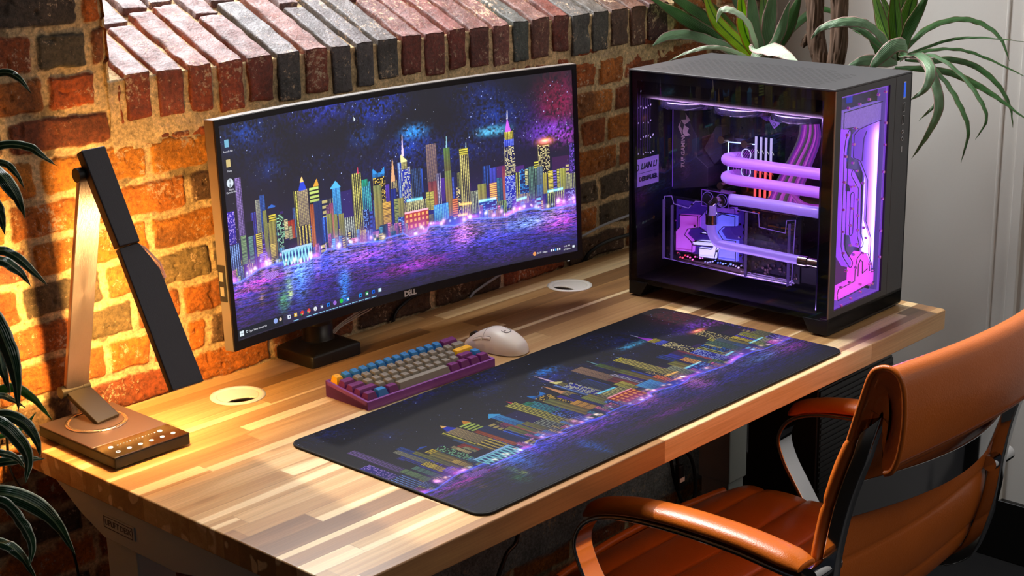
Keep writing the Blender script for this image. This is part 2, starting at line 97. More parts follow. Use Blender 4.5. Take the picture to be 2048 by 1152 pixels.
def obj(name,mb,mat,parent=None,bevel=0,seg=2,subd=0,loc=None,rot=None,recalc=True,smooth=None):
    me=bpy.data.meshes.new(name)
    me.from_pydata([tuple(p) for p in mb.v],[],mb.f); me.update()
    sm=mb.sm if smooth is None else [smooth]*len(mb.f)
    me.polygons.foreach_set('use_smooth',sm)
    if recalc:
        bm=bmesh.new(); bm.from_mesh(me); bmesh.ops.recalc_face_normals(bm,faces=bm.faces); bm.to_mesh(me); bm.free()
    if mat: me.materials.append(mat)
    o=bpy.data.objects.new(name,me); C.objects.link(o)
    if parent: o.parent=parent
    if loc: o.location=loc
    if rot: o.rotation_euler=rot
    if bevel:
        m=o.modifiers.new('bevel','BEVEL'); m.width=bevel; m.segments=seg; m.limit_method='ANGLE'; m.angle_limit=.6; m.harden_normals=False
        me.polygons.foreach_set('use_smooth',[True]*len(me.polygons))
        w=o.modifiers.new('wn','WEIGHTED_NORMAL'); w.keep_sharp=False; w.weight=80
    if subd:
        m=o.modifiers.new('sub','SUBSURF'); m.levels=subd; m.render_levels=subd
        me.polygons.foreach_set('use_smooth',[True]*len(me.polygons))
    return o
def thing(name,label,cat,loc=(0,0,0),rotz=0,group=None):
    o=bpy.data.objects.new(name,None); C.objects.link(o); o.location=loc; o.rotation_euler=(0,0,rotz); o.empty_display_size=.05
    o['label']=label; o['category']=cat
    if group: o['group']=group
    return o
def tag(o,label,cat,group=None):
    o['label']=label; o['category']=cat
    if group: o['group']=group
    return o
def struct(o): o['kind']='structure'; return o
def plabel(o,l): o['label']=l; return o
# materials
def nodes(m): m.use_nodes=True; return m.node_tree.nodes,m.node_tree.links
def mat(name,col,rough=.5,metal=0,spec=.5,coat=0,emit=None,es=0,bump=0,bscale=200,alpha=1,trans=0,ior=1.45,var=0,vscale=8,stretch=None,sheen=0,aniso=0,sss=0):
    m=bpy.data.materials.new(name); n,l=nodes(m); b=n['Principled BSDF']
    c=lin4(col); b.inputs['Base Color'].default_value=c
    b.inputs['Roughness'].default_value=rough; b.inputs['Metallic'].default_value=metal
    b.inputs['Specular IOR Level'].default_value=spec; b.inputs['Coat Weight'].default_value=coat
    b.inputs['Coat Roughness'].default_value=.08; b.inputs['IOR'].default_value=ior
    b.inputs['Transmission Weight'].default_value=trans
    b.inputs['Sheen Weight'].default_value=sheen; b.inputs['Anisotropic'].default_value=aniso
    if sss: b.inputs['Subsurface Weight'].default_value=sss; b.inputs['Subsurface Scale'].default_value=.02
    if emit: b.inputs['Emission Color'].default_value=lin4(emit); b.inputs['Emission Strength'].default_value=es
    if bump or var:
        tc=n.new('ShaderNodeTexCoord'); mp=n.new('ShaderNodeMapping'); l.new(tc.outputs['Object'],mp.inputs[0])
        if stretch: mp.inputs['Scale'].default_value=stretch
        if bump:
            no=n.new('ShaderNodeTexNoise'); no.inputs['Scale'].default_value=bscale; no.inputs['Detail'].default_value=3; l.new(mp.outputs[0],no.inputs['Vector'])
            bp=n.new('ShaderNodeBump'); bp.inputs['Strength'].default_value=bump; bp.inputs['Distance'].default_value=.001
            l.new(no.outputs[0],bp.inputs['Height']); l.new(bp.outputs[0],b.inputs['Normal'])
        if var:
            no=n.new('ShaderNodeTexNoise'); no.inputs['Scale'].default_value=vscale; no.inputs['Detail'].default_value=4; l.new(mp.outputs[0],no.inputs['Vector'])
            mx=n.new('ShaderNodeMix'); mx.data_type='RGBA'; mx.inputs[6].default_value=tuple(x*(1-var) for x in c[:3])+(1,); mx.inputs[7].default_value=tuple(min(1,x*(1+var)) for x in c[:3])+(1,)
            l.new(no.outputs[0],mx.inputs[0]); l.new(mx.outputs[2],b.inputs['Base Color'])
    return m
def emis(name,col,s):
    m=bpy.data.materials.new(name); n,l=nodes(m); n.remove(n['Principled BSDF']); e=n.new('ShaderNodeEmission'); e.inputs[0].default_value=lin4(col); e.inputs[1].default_value=s
    l.new(e.outputs[0],n['Material Output'].inputs[0]); return m
def glass(name,tint,rough=0,ior=1.5,boost=0):
    m=bpy.data.materials.new(name); n,l=nodes(m); n.remove(n['Principled BSDF'])
    t=n.new('ShaderNodeBsdfTransparent'); t.inputs[0].default_value=tuple(tint)+(1,)
    g=n.new('ShaderNodeBsdfGlossy'); g.inputs['Roughness'].default_value=rough
    f0=n.new('ShaderNodeFresnel'); f0.inputs[0].default_value=ior
    ge=n.new('ShaderNodeNewGeometry'); f1=n.new('ShaderNodeMath'); f1.operation='SUBTRACT'; f1.inputs[0].default_value=1; l.new(ge.outputs['Backfacing'],f1.inputs[1])
    f=n.new('ShaderNodeMath'); f.operation='MULTIPLY'; l.new(f0.outputs[0],f.inputs[0]); l.new(f1.outputs[0],f.inputs[1])   # the surface reflects on its outer side only
    mx=n.new('ShaderNodeMixShader'); 
    if boost:
        ad=n.new('ShaderNodeMath'); ad.operation='ADD'; ad.inputs[1].default_value=boost; ad.use_clamp=True; l.new(f.outputs[0],ad.inputs[0]); l.new(ad.outputs[0],mx.inputs[0])
    else: l.new(f.outputs[0],mx.inputs[0])
    l.new(t.outputs[0],mx.inputs[1]); l.new(g.outputs[0],mx.inputs[2]); l.new(mx.outputs[0],n['Material Output'].inputs[0]); return m
def curve(pts,n=8):
    P=[Vector(p) for p in pts]; out=[]
    Q=[P[0]*2-P[1]]+P+[P[-1]*2-P[-2]]
    for i in range(1,len(Q)-2):
        for k in range(n):
            t=k/n; a,b,c,d=Q[i-1],Q[i],Q[i+1],Q[i+2]
            out.append(.5*((2*b)+(c-a)*t+(2*a-5*b+4*c-d)*t*t+(3*b-a-3*c+d)*t**3))
    out.append(P[-1].copy()); return out
def text(body,size,mat,parent,M,name='lettering',ext=.0003,align='CENTER',bold=0,space=1.0,shear=0):
    cu=bpy.data.curves.new(name,'FONT'); cu.body=body; cu.size=size; cu.extrude=ext; cu.align_x=align; cu.align_y='CENTER'; cu.offset=bold; cu.space_character=space; cu.shear=shear; cu.resolution_u=2
    t=bpy.data.objects.new(name,cu); C.objects.link(t)
    bpy.context.view_layer.update()
    dg=bpy.context.evaluated_depsgraph_get(); me=bpy.data.meshes.new_from_object(t.evaluated_get(dg))
    bpy.data.objects.remove(t); bpy.data.curves.remove(cu)
    me.materials.clear(); me.materials.append(mat)
    o=bpy.data.objects.new(name,me); C.objects.link(o)
    me.transform(M)
    if parent: o.parent=parent
    return o
def frame(o,x,y,z=None):
    # matrix from axes (x right, y up) at origin o
    x=Vector(x).normalized(); y=Vector(y); y=(y-x*y.dot(x)).normalized(); zz=x.cross(y)
    M=Matrix.Identity(4)
    for i in range(3): M[i][0]=x[i];M[i][1]=y[i];M[i][2]=zz[i];M[i][3]=o[i]
    return M
# numpy value noise
def vnoise(x,y,s,seed=0):
    r=np.random.default_rng(seed); T=r.random((256,256))
    X=x*s; Y=y*s; xi=np.floor(X).astype(int); yi=np.floor(Y).astype(int); fx=X-xi; fy=Y-yi
    fx=fx*fx*(3-2*fx); fy=fy*fy*(3-2*fy)
    g=lambda a,b:T[a&255,b&255]
    return (g(xi,yi)*(1-fx)+g(xi+1,yi)*fx)*(1-fy)+(g(xi,yi+1)*(1-fx)+g(xi+1,yi+1)*fx)*fy
def fbm(x,y,s,seed=0,o=4):
    r=0;a=.5;t=0
    for i in range(o): r=r+a*vnoise(x+i*3.1,y+i*7.7,s*2**i,seed+i); t+=a; a*=.5
    return r/t
def grid_mesh(name,Vt,nx,ny,col,mt,parent=None,smooth=True):
    # Vt (ny*nx,3) ; col (ny*nx,4)
    me=bpy.data.meshes.new(name); N=nx*ny
    me.vertices.add(N); me.vertices.foreach_set('co',np.ascontiguousarray(Vt,dtype=np.float32).ravel())
    i=np.arange((ny-1)*(nx-1)); r=i//(nx-1); c=i%(nx-1); a=r*nx+c
    q=np.stack([a,a+1,a+nx+1,a+nx],1).astype(np.int32).ravel(); F=len(i)
    me.loops.add(F*4); me.loops.foreach_set('vertex_index',q)
    me.polygons.add(F); me.polygons.foreach_set('loop_start',np.arange(0,F*4,4,dtype=np.int32))
    try: me.polygons.foreach_set('loop_total',np.full(F,4,dtype=np.int32))
    except Exception: pass
    me.polygons.foreach_set('use_smooth',np.full(F,smooth))
    me.update(calc_edges=True)
    if col is not None:
        at=me.color_attributes.new('Col','FLOAT_COLOR','POINT'); at.data.foreach_set('color',np.ascontiguousarray(col,dtype=np.float32).ravel())
    me.materials.append(mt)
    o=bpy.data.objects.new(name,me); C.objects.link(o)
    if parent: o.parent=parent
    return o
# ------------------------------------------------------------------ camera
cam=bpy.data.cameras.new('camera'); co=bpy.data.objects.new('camera',cam); C.objects.link(co)
co.location=CAM[:3]
co.rotation_euler=(Matrix.Rotation(CAM[4],3,'Z')@Matrix.Rotation(CAM[3],3,'X')@Matrix.Rotation(CAM[5],3,'Z')).to_euler()
cam.sensor_width=36; cam.lens=CAM[6]/2048*36; cam.shift_y=CAM[7]/2048; cam.clip_start=.05
cam.dof.use_dof=False
S=bpy.context.scene; S.camera=co
S.view_settings.view_transform='Standard'; S.view_settings.look='None'; S.view_settings.gamma=1; S.view_settings.use_curve_mapping=False
S.view_settings.exposure=0

# ------------------------------------------------------------------ brick wall
YW=.77
def brick_material():
    m=bpy.data.materials.new('old_brick'); n,l=nodes(m); b=n['Principled BSDF']
    at=n.new('ShaderNodeAttribute'); at.attribute_name='Col'
    tc=n.new('ShaderNodeTexCoord')
    n1=n.new('ShaderNodeTexNoise'); n1.inputs['Scale'].default_value=150; n1.inputs['Detail'].default_value=6; n1.inputs['Roughness'].default_value=.7; l.new(tc.outputs['Object'],n1.inputs['Vector'])
    n2=n.new('ShaderNodeTexNoise'); n2.inputs['Scale'].default_value=28; n2.inputs['Detail'].default_value=6; n2.inputs['Roughness'].default_value=.65; l.new(tc.outputs['Object'],n2.inputs['Vector'])
    r1=n.new('ShaderNodeMapRange'); r1.inputs[1].default_value=.3; r1.inputs[2].default_value=.7; r1.inputs[3].default_value=.4; r1.inputs[4].default_value=1.55; l.new(n1.outputs[0],r1.inputs[0])
    r2=n.new('ShaderNodeMapRange'); r2.inputs[1].default_value=.3; r2.inputs[2].default_value=.7; r2.inputs[3].default_value=.7; r2.inputs[4].default_value=1.3; l.new(n2.outputs[0],r2.inputs[0])
    mu=n.new('ShaderNodeMath'); mu.operation='MULTIPLY'; l.new(r1.outputs[0],mu.inputs[0]); l.new(r2.outputs[0],mu.inputs[1])
    vm=n.new('ShaderNodeVectorMath'); vm.operation='SCALE'; l.new(at.outputs['Color'],vm.inputs[0]); l.new(mu.outputs[0],vm.inputs['Scale'])
    # pale mortar specks
    n3=n.new('ShaderNodeTexNoise'); n3.inputs['Scale'].default_value=110; n3.inputs['Detail'].default_value=5; n3.inputs['Roughness'].default_value=.8; l.new(tc.outputs['Object'],n3.inputs['Vector'])
    n4=n.new('ShaderNodeTexNoise'); n4.inputs['Scale'].default_value=14; l.new(tc.outputs['Object'],n4.inputs['Vector'])
    ad=n.new('ShaderNodeMath'); ad.operation='MULTIPLY_ADD'; ad.inputs[1].default_value=.45; l.new(n4.outputs[0],ad.inputs[0]); l.new(n3.outputs[0],ad.inputs[2])
    r3=n.new('ShaderNodeMapRange'); r3.inputs[1].default_value=.82; r3.inputs[2].default_value=.90; l.new(ad.outputs[0],r3.inputs[0])
    mx=n.new('ShaderNodeMix'); mx.data_type='RGBA'; l.new(r3.outputs[0],mx.inputs[0]); l.new(vm.outputs[0],mx.inputs[6]); mx.inputs[7].default_value=lin4('c9a98a')
    l.new(mx.outputs[2],b.inputs['Base Color'])
    l.new(at.outputs['Alpha'],b.inputs['Roughness'])
    b.inputs['Specular IOR Level'].default_value=.5
    bp=n.new('ShaderNodeBump'); bp.inputs['Strength'].default_value=.9; bp.inputs['Distance'].default_value=.003
    a2=n.new('ShaderNodeMath'); a2.operation='ADD'; l.new(n1.outputs[0],a2.inputs[0]); l.new(n2.outputs[0],a2.inputs[1]); l.new(a2.outputs[0],bp.inputs['Height']); l.new(bp.outputs[0],b.inputs['Normal'])
    return m
BRICK=brick_material()
PAL=['a8561f','b45e1f','9c4a20','8a3e1c','b8642a','a04e20','96421e','7a3820','6b4630','74503a','5e3c2c','8f4a2a']
DARK=['4f4440','5a4438','463c3c','5c4636']
MORT=np.array(lin('d2b284'))
Zj=[.0,.06,.121,.183,.245,.307,.369,.431,.492,.554,.615,.677,.738,.799,.861,.922,.985,1.046,1.109,1.174,1.234,1.295,1.359,1.42,1.482,1.544,1.606,1.668,1.73,1.79,1.85,1.91,1.97,2.03,2.09,2.15,2.21,2.27,2.33]
EXPL={13:[.181,.264,.331,.378],14:[.149,.238,.329,.43],15:[.041,.184,.275,.395],16:[.063,.168,.277,.44],17:[.033,.157,.225,.359],18:[-.09,.093,.289,.41],19:[.046,.228,.42],20:[.119,.211,.3],21:[.107,.199],22:[-.0,.189,.235]}
EXR={19:[1.29,1.30,1.385,1.57],18:[1.26,1.40,1.49],17:[1.31,1.455,1.56],16:[1.344,1.43],15:[1.30,1.47],14:[1.21,1.405]}
def courses(x0,x1,k,rng):
    """vertical joints of course k between x0 and x1"""
    ex=sorted(EXPL.get(k,[])); er=[]
    J=list(ex)
    if not J: J=[x0+rng.random()*.12]
    a=J[0]
    while a>x0:
        a-= .197 if rng.random()<.7 else .108; J.insert(0,a)
    if k in EXR:
        tgt=EXR[k][0]; a=J[-1]
        while a<tgt-.16: a+= .197 if rng.random()<.75 else .108; J.append(min(a,tgt-.03) if a>tgt-.05 else a)
        J+=EXR[k]
    a=J[-1]
    while a<x1: a+= .197 if rng.random()<.75 else .108; J.append(a)
    return J
def brick_rects(x0,x1,k0,k1,rng,skip=None):
    R=[]
    for k in range(k0,k1):
        J=courses(x0,x1,k,rng)
        for a,b in zip(J[:-1],J[1:]):
            if b-a<.02: continue
            m_=.0056
            r=[a+m_,b-m_,Zj[k]+.0058,Zj[k+1]-.0054]
            cx=(a+b)/2;cz=(r[2]+r[3])/2
            if skip and skip(cx,cz,r): continue
            dark=rng.random()<.13
            col=np.array(lin(DARK[rng.integers(len(DARK))] if dark else PAL[rng.integers(len(PAL))]))
            # bricks the photograph shows in a particular colour
            if k==20 and .1<cx<.22: col=np.array(lin('b04a1c'))
            if k==21 and .1<cx<.2: col=np.array(lin('54443a'))
            if k==22 and .0<cx<.19: col=np.array(lin('4c3a34'))
            if k==22 and cx>.19 and cx<.24: col=np.array(lin('c05818'))
            if k==14 and .14<cx<.24: col=np.array(lin('6a5038'))
            if k==15 and .28<cx<.4: col=np.array(lin('7a5c40'))
            if k in(16,17,18) and .0<cx<.42: col=np.array(lin(['b4641f','b05c1e','b8691f'][k-16]))
            if k==19 and .24<cx<.44: col=np.array(lin('b45a1e'))
            if k==19 and 1.385<cx<1.57: col=np.array(lin('484642'))
            if k==18 and 1.26<cx<1.4: col=np.array(lin('b0521e'))
            col=col*np.array([.98,1.16,1.0])
            R.append((r,col,rng.random()))
    return R
def wall_heights(X,Z,rects,seed):
    h=np.full(X.shape,0.0); 
    jx=(fbm(X,Z,26,seed,3)-.5)*.011+(vnoise(X,Z,120,seed+9)-.5)*.003; jz=(fbm(X,Z,26,seed+40,3)-.5)*.010+(vnoise(X,Z,120,seed+19)-.5)*.003+(vnoise(X,Z,4,seed+5)-.5)*.006
    mort=-.0045+(fbm(X,Z,40,seed+3,4)-.5)*.006
    h=mort.copy(); col=np.empty(X.shape+(4,)); 
    mv=.72+.5*fbm(X,Z,22,seed+77,4)
    col[...,:3]=MORT*mv[...,None]; col[...,3]=.9
    dk=vnoise(X,Z,17,seed+31)>.86
    col[dk,:3]*=.45
    XX=X+jx; ZZ=Z+jz
    xs=X[0];zs=Z[:,0]
    for (a,b,c,d),cl,rv in rects:
        i0,i1=np.searchsorted(xs,[a-.02,b+.02]); j0,j1=np.searchsorted(zs,[c-.02,d+.02])
        if i1<=i0 or j1<=j0: continue
        sx=XX[j0:j1,i0:i1]; sz=ZZ[j0:j1,i0:i1]
        cr=.006
        dx=np.abs(sx-(a+b)/2)-(b-a)/2+cr; dz=np.abs(sz-(c+d)/2)-(d-c)/2+cr
        sd=np.hypot(np.maximum(dx,0),np.maximum(dz,0))+np.minimum(np.maximum(dx,dz),0)-cr
        t=np.clip(-sd/.0045,0,1); t=t*t*(3-2*t)
        face=(rv-.5)*.004+(fbm(sx+rv*9,sz,30,seed+50,4)-.5)*.004
        pit=vnoise(sx+rv*5,sz,75,seed+60); face=face-.004*np.clip((pit-.8)/.1,0,1)
        hh=mort[j0:j1,i0:i1]; sub=h[j0:j1,i0:i1]
        new=hh*(1-t)+face*t
        sub[:]=np.where(t>0,new,sub)
        w=np.clip((-sd+.0005)/.002,0,1)[...,None]
        v=(.7+.6*fbm(sx+rv*7,sz,13,seed+90,4))[...,None]
        scorch=np.clip((vnoise(sx+rv*3,sz,11,seed+95)-.62)/.2,0,1)[...,None]*.45
        cc=cl*v*(1-scorch)+np.array(lin('3c2a22'))*scorch
        colr=np.concatenate([cc,np.full(cc.shape[:-1]+(1,),.78)],-1)
        col[j0:j1,i0:i1]=col[j0:j1,i0:i1]*(1-w)+colr*w
    return h,col
def axis_lines(a,b,fa,fb,fine,coarse):
    L=[]; x=a
    while x<b:
        L.append(x); x+= fine if fa<=x<fb else coarse
    L.append(b); return np.array(L)
rng=np.random.default_rng(5)
def skip_main(cx,cz,r):
    if cz>1.17:
        if r[0]<.205 and r[1]>.205: r[1]=min(r[1],.224)
        elif r[1]>1.68 and r[0]<1.68: r[0]=max(r[0],1.662)
        elif r[1]>.205 and r[0]<1.66: return True
    return False
rects=brick_rects(-1.3,2.1,0,37,rng,skip_main)
# broken brick shards under the rowlock course
for a,b,c,d,cc in ((.262,.318,1.128,1.136,'a04a20'),(.315,.335,1.132,1.144,'8a4028'),(.335,.47,1.128,1.142,'b0531e'),(.52,.64,1.128,1.140,'7a3420'),(.66,.78,1.130,1.142,'843820'),(.82,.93,1.128,1.142,'8a3a20'),(.97,1.06,1.130,1.145,'8f3c20'),(1.09,1.15,1.132,1.150,'94401f'),(1.17,1.31,1.130,1.148,'9a451f'),(1.33,1.40,1.148,1.166,'b0501e'),(1.55,1.62,1.145,1.160,'a84e20'),(.243,.252,1.165,1.235,'a04820')):
    c+=.034; d+=.034
    rects.append(([a,b,c,d],np.array(lin(cc)),rng.random()))
xs=axis_lines(-1.3,2.06,-.02,1.62,.0023,.008); zs=axis_lines(0,1.262,.66,1.262,.0023,.009)
X,Z=np.meshgrid(xs,zs); h,col=wall_heights(X,Z,rects,3)
# whitewashed lower part of the wall under the desk
pp=(X>.62)&(Z<.7)&(Z>.115)
fade=np.clip((X-.6)/.05,0,1)*np.clip((Z-.10-(fbm(X,Z,9,8)-.5)*.03)/.01,0,1)*np.clip((.70-Z)/.01,0,1)
h=h*(1-fade)+(.004)*fade; pl=np.array(lin('8b8782')); col[...,:3]=col[...,:3]*(1-fade[...,None])+pl*fade[...,None]
wall=grid_mesh('wall_back',np.stack([X,YW-h,Z],-1).reshape(-1,3),len(xs),len(zs),col.reshape(-1,4),BRICK); struct(wall)
# piers on both sides of the window opening (front face and the return into the opening)
def pier(name,x0,x1,k0,seed,retx):
    r2=np.random.default_rng(seed)
    R=[r_ for r_ in rects if r_[0][3]>1.2]
    xs=axis_lines(x0,x1,-.05,.24,.0025,.007); zs=axis_lines(1.262,2.3,1.25,1.45,.0025,.009)
    X,Z=np.meshgrid(xs,zs); h,col=wall_heights(X,Z,R,3)
    o=grid_mesh(name,np.stack([X,YW-h,Z],-1).reshape(-1,3),len(xs),len(zs),col.reshape(-1,4),BRICK); struct(o)
    # return
    ys=np.arange(YW,YW+.62,.008); R2=brick_rects(YW-.1,YW+.7,k0,37,r2)
    X,Z=np.meshgrid(ys,zs); h,col=wall_heights(X,Z,R2,seed+1)
    sgn=1 if retx==x1 else -1
    o2=grid_mesh(name,np.stack([retx-.004+sgn*h,X-.003,Z],-1).reshape(-1,3),len(ys),len(zs),col.reshape(-1,4),BRICK); struct(o2)
pier('wall_back',-1.3,.232,21,15,.232)
pier('wall_back',1.655,2.06,21,25,1.655)
# ------------------------------------------------------------------ sloping brick sill (rowlock course)
TH=math.atan(.48); UD=Vector((0,math.cos(TH),math.sin(TH)))
def rough_brick(vl,fl,cl,al,c8,col,seed,amp=.0022,nx=9,ny=26,nz=9,glaze=.4,top=.0):
    # c8: function (a,b,c in 0..1)->Vector ; build 6 faces of a rounded, pitted brick
    r=random.Random(seed); off=Vector((r.random()*50,r.random()*50,r.random()*50))
    idx={}
    def conc(t,n):
        # denser rows of vertices towards the arrises
        return t-.11*math.sin(2*pi*t)*(1 if n>8 else .4)
    def vert(i,j,k):
        key=(i,j,k)
        if key in idx: return idx[key]
        a,b,c=conc(i/nx,nx),conc(j/ny,ny),conc(k/nz,nz)
        p=c8(a,b,c)
        # rounding
        ex=min(i,nx-i); ey=min(j,ny-j); ez=min(k,nz-k)
        cen=c8(.5,.5,.5); d=(p-cen)
        ne=(ex<.5)+(ey<.5)+(ez<.5)
        q=p.copy()
        if ne>=2: q=p-d.normalized()*(.0016 if ne==2 else .003)
        nv=mnoise.noise_vector(p*34+off)*amp*1.3+mnoise.noise_vector(p*110+off)*amp*.55
        pit=mnoise.noise(p*60+off)
        q=q+nv
        if pit>.42: q-= d.normalized()*.0025*min(1,(pit-.42)*5)
        idx[key]=len(vl); vl.append(q)
        s=.75+.45*(mnoise.noise(p*40+off)*.5+.5)+.3*mnoise.noise(p*14+off)
        tw=top if k==nz else 0
        g=glaze+.2*mnoise.noise(p*50+off)
        cl.append(tuple((col[i_]*(1-tw)+LSHEEN[i_]*tw)*s for i_ in range(3))+(max(.2,g),)); return idx[key]
    for k in (0,nz):
        for i in range(nx):
            for j in range(ny): fl.append([vert(i,j,k),vert(i+1,j,k),vert(i+1,j+1,k),vert(i,j+1,k)] if k else [vert(i,j,k),vert(i,j+1,k),vert(i+1,j+1,k),vert(i+1,j,k)])
    for j in (0,ny):
        for i in range(nx):
            for k in range(nz): fl.append([vert(i,j,k),vert(i+1,j,k),vert(i+1,j,k+1),vert(i,j,k+1)] if not j else [vert(i,j,k),vert(i,j,k+1),vert(i+1,j,k+1),vert(i+1,j,k)])
    for i in (0,nx):
        for j in range(ny):
            for k in range(nz): fl.append([vert(i,j,k),vert(i,j,k+1),vert(i,j+1,k+1),vert(i,j+1,k)] if not i else [vert(i,j,k),vert(i,j+1,k),vert(i,j+1,k+1),vert(i,j,k+1)])
LJ=[.249,.307,.367,.426,.488,.550,.611,.671,.727,.778,.839,.897,.958,1.014,1.078,1.136,1.190,1.253,1.31,1.376,1.438,1.501,1.561,1.64]
LSHEEN=lin('6c6064')  # grey-lilac window sheen painted onto the brick tops
LC=['8c3e22','8a4028','9c4622','8c3c22','7a3422','4c4644','86402a','4e4646','504a4c','4f4946','6e3024','74342a','7c3428','6a3228','7a463c','4a504c','6c4238','6c2e22','585450','56504a','5c3e30','5e3a2a','4a2422']
vl=[];fl=[];cl=[];rr=random.Random(4)
def lp(x,u,d):  # x, distance up the slope, depth below the surface
    zt=1.2765-(x-.25)*.0072
    p=Vector((x,YW-.004,zt))+UD*u
    dn=Vector((0,math.sin(TH),-math.cos(TH)))
    q=p+dn*d
    if u<.001: q=Vector((x,YW-.004,zt-d*1.02))
    return q
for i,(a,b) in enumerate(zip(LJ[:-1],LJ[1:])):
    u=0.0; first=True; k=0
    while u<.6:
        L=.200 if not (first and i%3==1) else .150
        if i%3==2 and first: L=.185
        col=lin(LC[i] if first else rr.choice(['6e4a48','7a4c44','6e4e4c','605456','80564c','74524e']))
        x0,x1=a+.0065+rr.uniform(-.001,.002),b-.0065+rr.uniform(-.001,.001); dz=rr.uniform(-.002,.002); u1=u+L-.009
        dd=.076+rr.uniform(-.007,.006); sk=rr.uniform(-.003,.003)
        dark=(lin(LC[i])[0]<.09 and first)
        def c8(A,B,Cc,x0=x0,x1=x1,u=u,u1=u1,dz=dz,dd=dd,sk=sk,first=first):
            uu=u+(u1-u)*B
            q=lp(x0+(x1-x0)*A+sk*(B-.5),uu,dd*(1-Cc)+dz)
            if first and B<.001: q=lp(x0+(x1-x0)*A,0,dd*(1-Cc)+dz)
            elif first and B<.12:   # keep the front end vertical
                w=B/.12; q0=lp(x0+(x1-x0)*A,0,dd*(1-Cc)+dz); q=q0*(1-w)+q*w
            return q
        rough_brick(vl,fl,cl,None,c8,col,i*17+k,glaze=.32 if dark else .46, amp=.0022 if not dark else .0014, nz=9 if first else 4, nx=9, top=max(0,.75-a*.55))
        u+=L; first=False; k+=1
me=bpy.data.meshes.new('trim_1'); me.from_pydata([tuple(v) for v in vl],[],fl); me.update()
me.polygons.foreach_set('use_smooth',[True]*len(me.polygons))
at=me.color_attributes.new('Col','FLOAT_COLOR','POINT'); at.data.foreach_set('color',np.array(cl,dtype=np.float32).ravel())
bm=bmesh.new(); bm.from_mesh(me); bmesh.ops.recalc_face_normals(bm,faces=bm.faces); bm.to_mesh(me); bm.free()
me.materials.append(BRICK); sill=bpy.data.objects.new('trim_1',me); C.objects.link(sill); struct(sill)
# mortar bed of the sill
xs=np.arange(.225,1.665,.005); us=np.concatenate([np.linspace(-.115,-.001,24),np.arange(0,.66,.005)])
X,U=np.meshgrid(xs,us)
hh=(fbm(X,U,45,70,4)-.5)*.007
Yb=np.where(U<0,YW+.0015-hh,YW+.004+U*math.cos(TH)-math.sin(TH)*(hh-.0035)); Zb=np.where(U<0,1.272-(X-.25)*.0072+U,1.272-(X-.25)*.0072+U*math.sin(TH)+(hh-.0035)*math.cos(TH))
mv=.75+.5*fbm(X,U,25,71,4); cc=np.concatenate([MORT*.92*mv[...,None],np.full(X.shape+(1,),.85)],-1)
mb_=grid_mesh('trim_2',np.stack([X,Yb,Zb],-1).reshape(-1,3),len(xs),len(us),cc.reshape(-1,4),BRICK); struct(mb_)
# ------------------------------------------------------------------ white wall, mouldings, floor
XW=2.05
M_WALL=mat('painted_wall','e4e0d8',rough=.75,bump=.35,bscale=180,stretch=(1,1,.35))
struct(obj('wall_right',MB().box(XW,XW+.1,-2.6,YW+.02,0,2.6),M_WALL))
for n_,(ya,yb,d) in enumerate(((.118,.142,.012),(.178,.186,.004))):
    struct(obj('trim_%d'%(3+n_),MB().box(XW-d,XW+.001,ya,yb,.14,2.6),M_WALL,bevel=.003))
struct(obj('baseboard_right',MB().box(XW-.016,XW+.001,-2.6,YW-.005,0,.145),mat('black_baseboard','121110',rough=.35),bevel=.003))
struct(obj('floor',MB().box(-1.6,XW+.02,-2.6,YW+.03,-.03,0),mat('dark_carpet','1b1a1b',rough=.95,bump=1,bscale=700,var=.5,vscale=300)))
# ------------------------------------------------------------------ light
W=bpy.data.worlds.new('world'); S.world=W; W.use_nodes=True
W.node_tree.nodes['Background'].inputs[0].default_value=(.75,.82,1,1); W.node_tree.nodes['Background'].inputs[1].default_value=.026
def area(name,loc,target,sx,sy,power,col,spread=180):
    L=bpy.data.lights.new(name,'AREA'); L.shape='RECTANGLE'; L.size=sx; L.size_y=sy; L.energy=power; L.color=col; L.spread=math.radians(spread)
    o=bpy.data.objects.new(name,L); C.objects.link(o); o.location=loc
    d=Vector(target)-Vector(loc); o.rotation_euler=d.to_track_quat('-Z','Y').to_euler(); return o
area('window_daylight',(.95,1.46,2.62),(1.0,.2,1.7),1.38,2.1,148,(.95,.97,1))
area('room_fill',(1.0,-2.5,2.5),(.8,.2,.7),1.6,1.2,17,(1,.93,.85))  # soft fill lamp added behind the camera to brighten chair and desk front
su=bpy.data.lights.new('sun','SUN'); su.energy=2.8; su.angle=math.radians(1.5); su.color=(1,.93,.82)
so=bpy.data.objects.new('sun',su); C.objects.link(so); so.rotation_euler=Vector((-.06,-.55,-.83)).to_track_quat('-Z','Y').to_euler()

